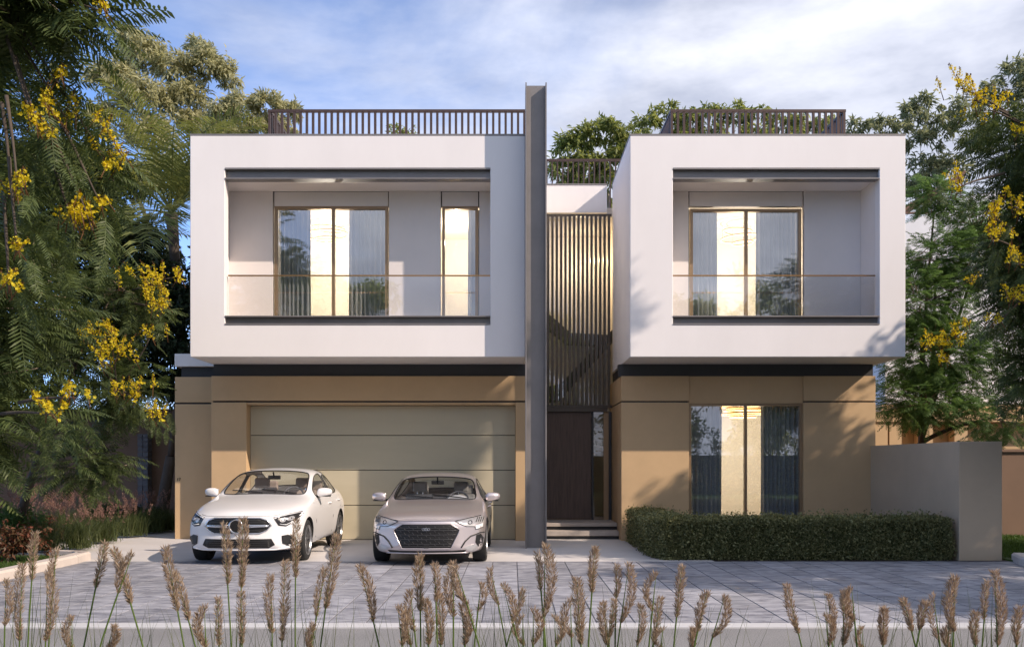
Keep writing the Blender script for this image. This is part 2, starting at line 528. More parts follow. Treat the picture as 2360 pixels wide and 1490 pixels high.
# pavers laid square to the house; every stone a part of the pavement
paving = structure('pavement', MB().box(-9.2, 11.0, 9.024, 14.736, -0.055, -0.007), MT['stone_dark'])
rg = random.Random(5)
PW, PL_ = 0.375, 0.9516
def paver_mesh(seed):
    r = random.Random(seed)
    g, c = 0.007, 0.002
    w, l = PW/2-g, PL_/2-0.001
    z = [r.uniform(-0.0012, 0.0012) for _ in range(4)]
    b = MB()
    vs = [(-w,-l,-0.012),(w,-l,-0.012),(w,l,-0.012),(-w,l,-0.012),
          (-w,-l,-c+z[0]),(w,-l,-c+z[1]),(w,l,-c+z[2]),(-w,l,-c+z[3]),
          (-w+c,-l+c,z[0]),(w-c,-l+c,z[1]),(w-c,l-c,z[2]),(-w+c,l-c,z[3])]
    fs = [(0,1,5,4),(1,2,6,5),(2,3,7,6),(3,0,4,7),(4,5,9,8),(5,6,10,9),(6,7,11,10),(7,4,8,11),(8,9,10,11)]
    me = bpy.data.meshes.new('paver'); me.from_pydata(vs, [], fs); me.materials.append(MT['paver_stone'])
    return me
pmesh = [paver_mesh(i) for i in range(10)]
rest = MB()
cnt = 0
for j in range(6):
    yc = 9.024 + PL_*(j+0.5)
    for i in range(-25, 29):
        xc = 0.075 + PW*(i+0.5)
        if xc < -9.1 or xc > 10.9: continue
        if abs(xc) > 1180/FPX*(yc+0.5)+0.25 or xc < -6.75+0.1 or xc > 7.75:
            s = PW/2-0.0045
            rest.box(xc-s, xc+s, yc-PL_/2+0.002, yc+PL_/2-0.002, -0.006, 0)
            continue
        o = addobj('paver', rg.choice(pmesh)); o.location = (xc, yc, rg.uniform(-0.001, 0.001))
        o.parent = paving
        cnt += 1
o = rest.build('outer_pavers', MT['paver_stone'], paving); o['kind'] = 'stuff'

# kerb stones
def kerb(name, pts, w=0.2, h=0.13, round_end=False):
    root = tag(thing(name, None, None), kind='structure')
    for k in range(len(pts)-1):
        a, b_ = Vector(pts[k]), Vector(pts[k+1])
        d = (b_-a); ln = d.length; d.normalize(); n = Vector((-d.y, d.x))
        mb = MB(); g = 0.006; c = 0.03
        prof = [(0, -0.05), (0, h-c), (c, h), (w, h), (w, -0.05)]
        q = []
        for t in (g, ln-g):
            for (u, z) in prof:
                p = a + d*t + n*u
                q.append((p.x, p.y, z))
        m_ = len(prof)
        mb.add(q, [tuple(range(m_)), tuple(range(2*m_-1, m_-1, -1))] + [(i, i+m_, (i+1) % m_+m_, (i+1) % m_) for i in range(m_)])
        mb.build('kerb_stone', MT['kerb_stone'], root)
    return root
lk = [(-6.72, 9.05 + 0.9*i) for i in range(7)] + [(-6.78, 15.02), (-6.98, 15.2), (-7.5, 15.36)]
kerb('left_kerb', lk)
rk = [(7.95, 14.85), (7.72, 14.2), (7.70, 13.3), (7.70, 12.4), (7.70, 11.5), (7.70, 10.6), (7.70, 9.7), (7.70, 9.05)]
kerb('right_kerb', rk)

# ================================================================== HOUSE
villa = thing('villa', 'modern two storey villa with white boxes over tan ground floor and double garage', 'house', (0, 18.6, 0))
ZB, ZT = 3.523, 7.64
OT, OB = 7.037, 4.121
def part(name, mb, mat, **k): return mb.build(name, mat, villa, **k)
LX0, LX1, RX0, RX1 = -5.995, 0.244, 2.197, 7.327
LO0, LO1, RO0, RO1 = -5.347, -0.404, 2.997, 6.842
def upper_box(x0, x1, o0, o1, depth=3.05, inl=0.0, inr=0.0):
    b = MB(); y0, y1 = YB, YB+0.22
    # front plate: one ring with the balcony opening in it, then the hull behind it
    ou = [(x0, ZB), (x1, ZB), (x1, ZT), (x0, ZT)]; il = [(o0, OB), (o1, OB), (o1, OT), (o0, OT)]
    yb = YB+depth
    vs = [(x, y0, z) for x, z in ou] + [(x, y0, z) for x, z in il] + [(x, y1, z) for x, z in il] + [(x, yb, z) for x, z in ou]
    t = 0.2
    hi = [(x0+t, ZB+t), (x1-t, ZB+t), (x1-t, ZT-t), (x0+t, ZT-t)]
    vs += [(x, y1, z) for x, z in hi] + [(x, yb, z) for x, z in hi]
    fs = []
    for i in range(4):
        j = (i+1) % 4
        fs += [(i, j, 4+j, 4+i), (4+i, 4+j, 8+j, 8+i), (8+i, 8+j, 16+j, 16+i), (16+i, 16+j, 20+j, 20+i), (20+i, 20+j, 12+j, 12+i), (12+i, 12+j, j, i)]
    b.add(vs, fs)
    part('upper_box', b, MT['white_plaster'], bevel=0.012)
    # recess: ceiling, floor
    c = MB(); iz = 6.875
    c.box(o0-inl, o1+inr, y1, YR+0.02, iz, 7.28)
    part('balcony_ceiling', c, MT['recess_plaster'])
    c = MB(); c.box(o0-inl, o1+inr, y1, YR+0.02, 4.0, 4.17)
    part('balcony_floor', c, MT['balcony_stone'])
    if inl: part('balcony_side_wall', MB().box(o0-inl-0.08, o0-inl, y1, YR+0.1, 4.17, 6.875), MT['recess_plaster'])
    if not inl: part('balcony_side_wall', MB().box(o0-0.1, o0, y1, YR+0.1, 4.17, 6.875), MT['recess_plaster'])
    part('balcony_side_wall', MB().box(o1+inr, o1+inr+0.1, y1, YR+0.1, 4.17, 6.875), MT['recess_plaster'])
    # coping on the parapet
    cp = MB()
    cp.box(x0-0.005, x1+0.005, y0-0.006, y0+0.24, ZT+0.004, ZT+0.03)
    cp.box(x0-0.005, x0+0.22, y0+0.244, YB+depth, ZT+0.004, ZT+0.03)
    cp.box(x1-0.22, x1+0.005, y0+0.244, YB+depth, ZT+0.004, ZT+0.03)
    part('parapet_coping', cp, MT['steel_grey'])
    # steel beams: web between two flanges
    for (za, zb) in ((OT-0.003, 6.832), (4.29, OB+0.003)):
        t = 0.022
        bm_ = MB()
        bm_.box(o0+0.003, o1-0.003, YB-0.012, YB+0.2, za-t, za)
        bm_.box(o0+0.003, o1-0.003, YB-0.012, YB+0.2, zb, zb+t)
        bm_.box(o0+0.003, o1-0.003, YB+0.085, YB+0.105, zb+t+0.001, za-t-0.001)
        part('steel_beam', bm_, MT['steel_grey'])
    return
upper_box(LX0, LX1, LO0, LO1, inl=0.2)
upper_box(RX0, RX1, RO0, RO1)

# glass balustrades: pane + thin bronze handrail
for (a, b_) in ((PX(525, YB+0.1), LO1-0.004), (RO0+0.004, PX(2018, YB+0.1))):
    bal = part('balustrade', MB().box(a, b_, YB+0.125, YB+0.139, 4.294, 5.045), MT['rail_glass'])
    MB().box(a, b_, YB+0.112, YB+0.152, 5.048, 5.072).build('handrail', MT['brass'], bal)
    MB().box(a, b_, YB+0.11, YB+0.155, 4.262, 4.291).build('shoe_rail', MT['steel_grey'], bal)

# window builder: frame, mullions, panes
def window(x0, x1, z0, z1, y, mull=(), fr=0.055, mat='window_bronze', depth=0.09, bottom=True):
    f = MB()
    f.box(x0, x0+fr, y-depth, y, z0, z1); f.box(x1-fr, x1, y-depth, y, z0, z1)
    f.box(x0+fr, x1-fr, y-depth, y, z1-fr, z1)
    if bottom: f.box(x0+fr, x1-fr, y-depth, y, z0, z0+fr*0.7)
    w = part('window', f, MT[mat])
    xs = [x0+fr] + list(mull) + [x1-fr]
    for m_ in mull:
        MB().box(m_-fr*0.55, m_+fr*0.55, y-depth+0.004, y-0.004, z0+fr*0.7 if bottom else z0, z1-fr).build('mullion', MT[mat], w)
    for i in range(len(xs)-1):
        a = xs[i] + (fr*0.55 if i else 0); b_ = xs[i+1] - (fr*0.55 if i < len(xs)-2 else 0)
        MB().box(a, b_, y-0.045, y-0.033, z0+(fr*0.7 if bottom else 0), z1-fr).build('pane', MT['window_glass'], w)
    return w
def room(x0, x1, y0, y1, z0, z1):
    w = MB()
    w.quad((x0,y1,z0),(x1,y1,z0),(x1,y1,z1),(x0,y1,z1))
    w.quad((x0,y0,z0),(x0,y1,z0),(x0,y1,z1),(x0,y0,z1))
    w.quad((x1,y0,z0),(x1,y1,z0),(x1,y1,z1),(x1,y0,z1))
    w.quad((x0,y0,z1),(x1,y0,z1),(x1,y1,z1),(x0,y1,z1))
    r_ = part('room_shell', w, MT['room_wall'], fixn=False)
    MB().quad((x0,y0,z0),(x1,y0,z0),(x1,y1,z0),(x0,y1,z0)).build('room_floor', MT['room_floor'], r_, fixn=False)
    return r_

# left balcony back wall: three plain panels, two recessed bays with a window and a header panel
ZC = 6.87
def xr(p): return PX(p, YR)
zf, zw = 4.172, PZ(474, YR)
wp = lambda x0, x1, y, z0, z1: part('wall_panel', MB().box(x0, x1, y, y+0.12, z0, z1), MT['recess_plaster'])
J = 0.012
wp(LO0-0.198, xr(630)-J, YR, zf, ZC); wp(xr(895)+J, xr(1017)-J, YR, zf, ZC); wp(xr(1103)+J, LO1-0.003, YR, zf, ZC)
wp(xr(630)+J, xr(895)-J, YR+0.03, zw, ZC); wp(xr(1017)+J, xr(1103)-J, YR+0.03, zw, ZC)
bk = MB(); bk.box(LO0-0.19, LO1+0.1, YR+0.155, YR+0.16, zw, ZC+0.2); part('joint_backing', bk, MT['dark_band'])
window(xr(630)+J, xr(895)-J, zf, zw-0.002, YR+0.12, [xr(767)])
window(xr(1017)+J, xr(1103)-J, zf, zw-0.002, YR+0.12)
wp(RO0+0.003, xr(1588)-J, YR, zf, ZC); wp(xr(1852)+J, RO1-0.003, YR, zf, ZC)
wp(xr(1588)+J, xr(1852)-J, YR+0.03, zw, ZC)
bk = MB(); bk.box(RO0-0.05, RO1+0.1, YR+0.155, YR+0.16, zw, ZC+0.2); part('joint_backing', bk, MT['dark_band'])
window(xr(1590)+J, xr(1850)-J, zf, PZ(480, YR), YR+0.12, [xr(1721)])
ry = YR+0.165
room(xr(560), xr(930), ry, ry+2.8, 4.1, zw+0.04)
room(xr(985), xr(1125), ry, ry+2.8, 4.1, zw+0.04)
room(xr(1560), xr(1900), ry, ry+2.8, 4.1, zw+0.04)

# ---- ground floor, garage side
def xw(p): return PX(p, YW)
zg = PZ(925, YW)          # groove height
zh = PZ(866, YW)          # top of the tan wall
part('dark_band', MB().box(xw(490), xw(1211)+0.3, YW+0.06, YW+0.2, zh+0.003, ZB-0.002), MT['dark_band'])
gx0, gx1 = xw(487), xw(1214)
part('header_panel', MB().box(gx0, gx1, YW, YW+0.3, zg+0.02, zh), MT['tan_plaster'], bevel=0.006)
part('groove', MB().box(gx0+0.02, gx1, YW+0.05, YW+0.3, zg-0.012, zg+0.018), MT['dark_band'])
dx0, dx1 = xw(568), xw(1188)
part('pier', MB().box(gx0, dx0, YW, YW+0.5, 0, zg-0.014), MT['tan_plaster'], bevel=0.006)
part('pier', MB().box(dx1, gx1, YW, YW+0.5, 0, zg-0.014), MT['tan_plaster'], bevel=0.006)
part('door_lintel', MB().box(dx0+0.001, dx1-0.001, YW+0.03, YW+0.5, zg-0.06, zg-0.015), MT['tan_plaster'])
gd = part('garage_door', MB().box(dx0+0.001, dx1-0.001, YD+0.04, YD+0.09, 0.0, zg-0.06), MT['dark_band'])
zs = [0.005] + [PZ(p, YD) for p in (1163.5, 1082.5, 1002.5)] + [zg-0.062]
for i in range(4):
    MB().box(dx0+0.006, dx1-0.006, YD, YD+0.038, zs[i]+0.007, zs[i+1]-0.007).build('garage_panel', MT['garage_panel'], gd, bevel=0.004)
part('garage_interior', MB().box(gx0+0.3, gx1-0.1, YD+0.5, YD+0.55, 0, 3.4), MT['dark_band'])
part('garage_side_wall', MB().box(gx0+0.002, gx0+0.2, YW+0.5, 22.5, 0, ZB-0.01), MT['tan_plaster'])
# left wing, set back a little
YL = 19.05
wx0, wx1 = PX(403, YL), gx0+0.15
wzg = PZ(929, YL)
part('wing_wall', MB().box(wx0, wx1, YL, YL+3.2, 0, wzg-0.015), MT['tan_plaster'], bevel=0.006)
part('wing_wall', MB().box(wx0, wx1, YL, YL+3.2, wzg+0.02, PZ(868, YL)), MT['tan_plaster'], bevel=0.006)
part('groove', MB().box(wx0+0.03, wx1, YL+0.04, YL+3.1, wzg-0.013, wzg+0.018), MT['dark_band'])
part('dark_band', MB().box(PX(415, YL), wx1, YL+0.08, YL+3.1, PZ(868, YL)+0.003, PZ(845, YL)), MT['dark_band'])
part('wing_roof', MB().box(wx0, PX(500, YL), YL-0.02, YL+3.2, PZ(844, YL), PZ(815, YL)), MT['white_plaster'], bevel=0.006)
# house number on the wing
fc = bpy.data.curves.new('house_number', 'FONT'); fc.body = '17'; fc.size = 0.085; fc.extrude = 0.004; fc.align_x = 'CENTER'
fo = bpy.data.objects.new('tmp_number', fc); link(fo)
dg = bpy.context.evaluated_depsgraph_get()
fm = bpy.data.meshes.new_from_object(fo.evaluated_get(dg))
bpy.data.objects.remove(fo)
fm.materials.clear(); fm.materials.append(MT['sign_dark'])
fm.transform(Matrix.Translation((PX(412, YL), YL-0.006, PZ(1107, YL))) @ Matrix.Rotation(R(90), 4, 'X'))
addobj('house_number', fm, villa)

# ---- ground floor, living room side
bx0, bx1 = xw(1432), xw(2018)
part('dark_band', MB().box(bx0-0.05, bx1-0.03, YW+0.06, YW+0.25, zh+0.003, ZB-0.002), MT['dark_band'])
part('dark_band', MB().box(bx0+0.06, bx0+0.2, YW+0.25, YC+0.3, zh+0.003, ZB-0.002), MT['dark_band'])
a0, a1 = xw(1588), xw(1852)
for (u, v) in ((bx0, a0), (a1, bx1)):
    part('wall_panel', MB().box(u, v, YW, YW+0.3, 0, zg-0.015), MT['tan_plaster'], bevel=0.006)
    part('wall_panel', MB().box(u, v, YW, YW+0.3, zg+0.015, zh), MT['tan_plaster'], bevel=0.006)
    part('groove', MB().box(u+0.02, v-0.02, YW+0.04, YW+0.3, zg-0.014, zg+0.014), MT['dark_band'])
part('header_panel', MB().box(a0+0.002, a1-0.002, YW+0.05, YW+0.3, zg-0.03, zh), MT['tan_plaster'])
part('side_wall', MB().box(bx0, bx0+0.25, YW+0.302, YC+0.3, 0, zg-0.015), MT['tan_plaster'])
part('side_wall', MB().box(bx0, bx0+0.25, YW+0.302, YC+0.3, zg+0.015, zh), MT['tan_plaster'])
part('side_wall', MB().box(bx1-0.25, bx1, YW+0.302, YC+4.3, 0, zh), MT['tan_plaster'])
part('groove', MB().box(bx0+0.03, bx0+0.2, YW+0.302, YC+0.3, zg-0.014, zg+0.014), MT['dark_band'])
window(a0+0.004, a1-0.004, 0.25, zg-0.032, YW+0.16, [xw(1721)], fr=0.05)
part('sill_wall', MB().box(a0, a1, YW+0.05, YW+0.3, 0, 0.245), MT['tan_plaster'])
room(bx0+0.3, bx1-0.3, YW+0.31, YW+3.6, 0.25, zg+0.25)

# ---- middle: white wall, slat screen, glass, door, steps
cx0, cx1 = 0.35, xw(1432)
yc = YC
part('middle_wall', MB().box(cx0, cx1-0.1, yc, yc+0.25, PZ(490, yc), PZ(427, yc)), MT['white_plaster'])
part('parapet_coping', MB().box(cx0, cx1-0.1, yc-0.01, yc+0.26, PZ(427, yc)+0.004, PZ(424, yc)+0.006), MT['steel_grey'])
ss = yc-0.16
scz0, scz1 = PZ(938, ss), PZ(492, ss)
screen = part('slat_screen', MB().box(cx0, PX(1410, ss), ss+0.02, ss+0.09, scz1-0.05, scz1-0.002), MT['slat_bronze'])
MB().box(cx0, PX(1410, ss), ss+0.02, ss+0.09, scz0, scz0+0.05).build('bottom_rail', MT['slat_bronze'], screen)
sl = MB().box(-0.0255, 0.0255, ss, ss+0.10, scz0+0.052, scz1-0.052).build('slat', MT['slat_bronze'], screen)
x = PX(1262, ss)-0.0; k = 0
base_x = PX(1263.5, ss)
sl.location.x = base_x
k = 1
while True:
    xx = base_x + k*0.0945
    if xx > PX(1409, ss)-0.02: break
    o = sl.copy(); link(o); o.location.x = xx; k += 1
gl = part('stair_window', MB().box(cx0, cx1-0.1, yc+0.06, yc+0.075, scz0, scz1), MT['window_glass'])
room(cx0-0.3, cx1+0.2, yc+0.3, yc+3.0, 0.31, scz1+0.1)
part('stair_flight', MB().prism([(0.3, 2.9), (1.1, 3.0), (2.3, 4.3), (2.3, 4.6), (1.1, 3.35), (0.3, 3.2)], 'y', yc+0.9, yc+1.7), MT['dark_band'])
part('stair_flight', MB().prism([(0.3, 5.2), (1.3, 4.4), (2.3, 4.35), (2.3, 4.6), (1.4, 4.65), (0.3, 5.6)], 'y', yc+1.8, yc+2.4), MT['dark_band'])
part('hall_lintel', MB().box(cx0, cx1-0.1, ss+0.03, yc+0.3, scz0-0.09, scz0-0.003), MT['slat_bronze'])
yd = yc-0.06
LZ = 0.31
dr = part('entrance_door', MB().box(0.42, PX(1362, yd), yd, yd+0.07, LZ+0.012, scz0-0.095), MT['dark_wood'])
MB().box(0.52, 0.55, yd-0.07, yd-0.04, 0.9, 2.1).build('door_handle', MT['steel_grey'], dr)
fr = part('door_frame', MB().box(PX(1363, yd)+0.002, PX(1368, yd), yd-0.01, yd+0.1, LZ, scz0-0.095).box(PX(1403, yd), PX(1409, yd), yd-0.02, yd+0.1, LZ, scz0-0.095), MT['dark_band'])
part('side_light', MB().box(PX(1368, yd)+0.002, PX(1391, yd), yd+0.03, yd+0.042, LZ, scz0-0.095), MT['side_glass'])
part('side_return', MB().box(PX(1391, yd)+0.002, PX(1403, yd)-0.002, yd+0.02, yd+0.12, LZ, scz0-0.095), MT['window_bronze'])
# steps with dark recessed risers
sx1 = PX(1430, 18.95)
st = part('entrance_steps', MB().box(0.4, bx0-0.004, 19.34, yc+0.3, 0.0, 0.235).box(0.4, bx0-0.004, 19.0, 19.34, 0.0, 0.062), MT['dark_band'])
MB().box(0.4, bx0-0.006, 18.95, 19.42, 0.068, 0.17).build('tread', MT['step_stone'], st, bevel=0.006)
MB().box(0.4, bx0-0.006, 19.28, yc+0.3, 0.238, 0.31).build('landing', MT['step_stone'], st, bevel=0.006)

# ---- steel column: H section, flanges at its sides
yc0, yc1 = 16.94, 17.40
colx0, colx1 = PX(1211, yc0), PX(1260, yc0)
ctop = PZ(190, yc0)
cb = MB()
cb.box(colx0, colx0+0.022, yc0, yc1+0.02, 0, ctop); cb.box(colx1-0.022, colx1, yc0, yc1+0.02, 0, ctop)
cb.box(colx0+0.023, colx1-0.023, yc0+0.15, yc0+0.175, 0, ctop)
part('steel_column', cb, MT['steel_grey'])
part('rear_wall', MB().box(-5.8, 7.1, 22.6, 22.8, 0, 7.4), MT['white_plaster'])
part('roof_deck', MB().box(0.05, 2.3, YC+0.26, 22.6, 7.0, 7.2), MT['concrete'])
part('column_side_wall', MB().box(colx0+0.0, colx0+0.15, YW+0.31, YC+0.3, 0, ZB-0.002), MT['dark_band'])

# ---- roof railings: top rail, posts and pickets
def railing(x0, x1, y, depth, z0, zt, pitch, pw=0.045, sides=(1, 1), pd=0.05):
    r_ = part('roof_railing', MB().box(x0, x1, y, y+0.06, zt-0.05, zt), MT['rail_brown'])
    pk = MB().box(-pw/2, pw/2, y+0.005, y+0.005+pd, z0, zt-0.052).build('picket', MT['rail_brown'], r_)
    n = int(round((x1-x0)/pitch)); first = True
    for i in range(n+1):
        xx = x0+0.03 + (x1-x0-0.06)*i/n
        if first: pk.location.x = xx; first = False
        else:
            o = pk.copy(); link(o); o.location.x = xx
    for s, xx in zip(sides, (x0, x1-0.06)):
        if not s: continue
        MB().box(xx, xx+0.06, y+0.061, y+depth, zt-0.05, zt-0.002).build('side_rail', MT['rail_brown'], r_)
        pk2 = MB().box(xx+0.005, xx+0.055, -pw/2, pw/2, z0, zt-0.052).build('picket', MT['rail_brown'], r_)
        m_ = int(depth/pitch)
        pk2.location.y = y+0.16
        for i in range(1, m_):
            o = pk2.copy(); link(o); o.location.y = y + 0.16 + i*pitch
    return r_
yr = 18.2
railing(PX(617, yr), 0.27, yr, 2.2, 7.3, PZ(252, yr), 0.1235, sides=(1, 0))
railing(PX(1545, yr), PX(1950, yr), yr, 2.2, 7.3, PZ(252, yr), 0.122)
ym = 21.0
railing(0.4, 2.6, ym, 0.5, 7.2, PZ(366, ym), 0.125, pw=0.03, sides=(0, 0), pd=0.03)

# ---- curtains: hung cloth with pleats, each one a thing of its own
def curtain(x0, x1, y, z0, z1, label, mat='curtain_cloth', pleat=0.085, group='curtains at the windows', seed=0):
    r_ = random.Random(seed)
    n = int((x1-x0)/0.011)
    V = []
    ph = 0
    for i in range(n+1):
        t = i/n
        ph += 2*PI*0.011/(pleat*r_.uniform(0.7, 1.5))
        for z, k in ((z0, 1.25), ((z0+z1)/2, 1.0), (z1, 0.8)):
            V.append((x0+(x1-x0)*t + 0.006*math.sin(ph*0.5+z), y + 0.042*k*math.sin(ph), z))
    F = []
    for i in range(n):
        for j in range(2):
            a = i*3+j
            F.append((a, a+3, a+4, a+1))
    o = npmesh('curtain', np.array(V), np.array(F), MT[mat], smooth=True)
    tag(o, label, 'curtain', group)
cyy = YR+0.30
cz0, cz1 = 4.12, zw
curtain(xr(632), xr(709), cyy, cz0, cz1, 'curtain drawn to the outer side of the wide upper window over the garage', seed=1)
curtain(xr(798), xr(897), cyy, cz0, cz1, 'curtain on the inner side of the wide upper window over the garage', seed=2)
curtain(xr(1077), xr(1106), cyy, cz0, cz1, 'narrow curtain in the slim upper window near the steel column', seed=3)
curtain(xr(1588), xr(1661), cyy, cz0, cz1, 'curtain in upper window of the box over the hedge, beside its entrance side', seed=4)
curtain(xr(1752), xr(1850), cyy, cz0, cz1, 'wide curtain in upper window of the box over the hedge, beside the bare wall panel', seed=5)
gy = YW+0.36
curtain(PX(1588, gy), PX(1664, gy), gy, 0.26, zg, 'dark curtain in ground floor window on the side of the entrance', seed=6)
curtain(PX(1754, gy), PX(1846, gy), gy, 0.26, zg, 'dark curtain in ground floor window on the side of the garden wall', seed=7)

# ---- ring chandeliers, lit
def chandelier(c, zt, rings, label, power):
    root = thing('chandelier', label, 'chandelier', c, 'ring chandeliers')
    for (r_, dx, dz, tilt) in rings:
        pts = []
        for i in range(40):
            a = 2*PI*i/40
            pts.append((c[0]+dx+r_*math.cos(a), c[1]+r_*math.sin(a), c[2]+dz+tilt*r_*math.cos(a)))
        ro = MB().tube(pts, 0.014, 6, closed=True).build('ring', MT['gold_metal'], root, smooth=True)
        MB().tube([(p[0], p[1], p[2]-0.019) for p in pts], 0.009, 5, closed=True).build('led_strip', MT['led_warm'], ro, smooth=True)
        for i in (3, 16, 29):
            MB().tube([pts[i], (pts[i][0], pts[i][1], zt)], 0.003, 4).build('wire', MT['gold_metal'], ro)
    l = bpy.data.lights.new('chandelier_light', 'POINT'); l.energy = power; l.color = (1, 0.90, 0.76); l.shadow_soft_size = 0.03
    lo = bpy.data.objects.new('chandelier_light', l); link(lo); lo.location = (0, 0, -0.75); lo.parent = root
gyy = YW+1.7
chandelier((PX(1712, gyy), gyy, PZ(952, gyy)), zg+0.24, [(0.52, 0.0, 0.0, 0.02), (0.40, 0.05, 0.10, -0.03), (0.46, -0.05, 0.17, 0.04), (0.28, 0.0, -0.07, 0.0), (0.5, 0.1, 0.06, -0.02)],
           'tiered gold ring chandelier hanging in the ground floor room behind the hedge', 42)
uy = YR+1.5
chandelier((PX(1706, uy), uy, PZ(548, uy)), zw+0.03, [(0.40, 0, 0.0, 0.06), (0.30, -0.05, 0.14, -0.08), (0.22, 0.05, -0.1, 0.05)],
           'gold ring chandelier in the upper room of the box over the hedge', 40)
chandelier((PX(752, uy), uy, PZ(540, uy)), zw+0.03, [(0.45, 0, 0.0, 0.05), (0.34, 0.05, 0.12, -0.08), (0.25, 0.0, -0.1, 0.05)],
           'ring chandelier in the upper room over the garage', 52)
l = bpy.data.lights.new('room_lamp', 'POINT'); l.energy = 24; l.color = (1, 0.86, 0.68); l.shadow_soft_size = 0.03
lo = bpy.data.objects.new('room_lamp', l); link(lo); lo.location = (PX(1052, uy), uy, 6.2)
l = bpy.data.lights.new('hall_lamp', 'POINT'); l.energy = 20; l.color = (1, 0.74, 0.44); l.shadow_soft_size = 0.03
lo = bpy.data.objects.new('hall_lamp', l); link(lo); lo.location = (1.6, YC+1.5, 6.3)

# ================================================================== GARDEN WALL AND NEIGHBOURS
gw = thing('garden_wall', 'tan grey rendered garden wall with square end beside the hedge', 'wall', (7.5, 15, 0))
wt = 1.895
MB().box(7.14, 7.83, 14.9, 15.5, -0.05, wt).build('end_pier', MT['grey_plaster'], gw, bevel=0.008)
MB().box(7.15, 7.45, 15.502, YW+0.0, -0.05, wt-0.003).build('wall_run', MT['grey_plaster'], gw)
nw = thing('neighbour_wall', 'brown boundary wall behind the garden wall pier', 'wall', (12, 19, 0))
MB().box(7.9, 22, 19.6, 19.9, -0.05, 1.78).build('wall_face', MT['brown_wall'], nw)
MB().box(7.9, 22, 19.55, 19.95, 1.783, 1.84).build('wall_coping', MT['brown_wall'], nw)

nh = thing('neighbour_house', 'neighbouring house with white gable, brown roof edge and tan ground floor', 'house', (14, 27, 0))
Yn = 26.0
g0, g1 = PX(2040, Yn), PX(2420, Yn)
zp = lambda p: PZ(p, Yn)
MB().prism([(g0, 3.2), (g1, 3.2), (g1, zp(420)), (PX(2235, Yn), zp(450)), (g0, zp(535))], 'y', Yn, Yn+4).build('gable_wall', MT['neighbour_white'], nh)
MB().prism([(PX(2095, Yn), zp(478)), (PX(2150, Yn), zp(455)), (PX(2250, Yn), zp(392)), (PX(2250, Yn), zp(376)), (PX(2150, Yn), zp(438)), (PX(2095, Yn), zp(466))], 'y', Yn+0.6, Yn+4).build('roof', MT['roof_tile'], nh)
MB().box(PX(2105, Yn), PX(2160, Yn), Yn+0.5, Yn+0.58, zp(481), zp(477)).build('gutter', MT['roof_tile'], nh)
MB().box(PX(2000, Yn), g1, Yn-1.0, Yn-0.01, 0, 3.1).build('ground_storey', MT['tan_plaster'], nh)
for (p0, p1) in ((2015, 2046), (2050, 2078), (2120, 2150), (2200, 2230)):
    MB().box(PX(p0, 24.6), PX(p1, 24.6), 24.6, 24.95, 0, 2.62).build('pillar', MT['tan_plaster'], nh)
MB().box(PX(2010, 24.6), g1, 24.55, 25.05, 2.63, 2.9).build('porch_beam', MT['tan_plaster'], nh)

bw = thing('boundary_wall', 'long brown boundary wall behind the flowering trees and shrub bed', 'wall', (-12, 22, 0))
MB().box(-26, -6.9, 22.3, 22.6, -0.05, 2.75).build('wall_face', MT['brown_wall'], bw)
MB().box(-26, -6.9, 22.25, 22.65, 2.752, 2.84).build('wall_coping', MT['brown_wall'], bw)
sp = thing('stone_pillar', 'dark stone clad pillar in front of the brown boundary wall', 'pillar', (-8.4, 22, 0))
zz = 0.0
rp = random.Random(3)
while zz < 2.2:
    h = rp.uniform(0.09, 0.15)
    for s in (0, 1):
        w = rp.uniform(0.10, 0.14)
        x0 = PX(317, 22.0) + (0.125 if s else 0)
        MB().box(x0 + rp.uniform(0, .008), x0+0.118, 22.0 - rp.uniform(0, 0.02), 22.24, zz, zz+h-0.012).build('stone', MT['stone_dark'], sp)
    zz += h
# ================================================================== CARS
def interp(tab, y):
    if y <= tab[0][0]: return tab[0][1]
    for (a, va), (b, vb) in zip(tab, tab[1:]):
        if y <= b:
            t = (y-a)/(b-a)
            return va + (vb-va)*t
    return tab[-1][1]

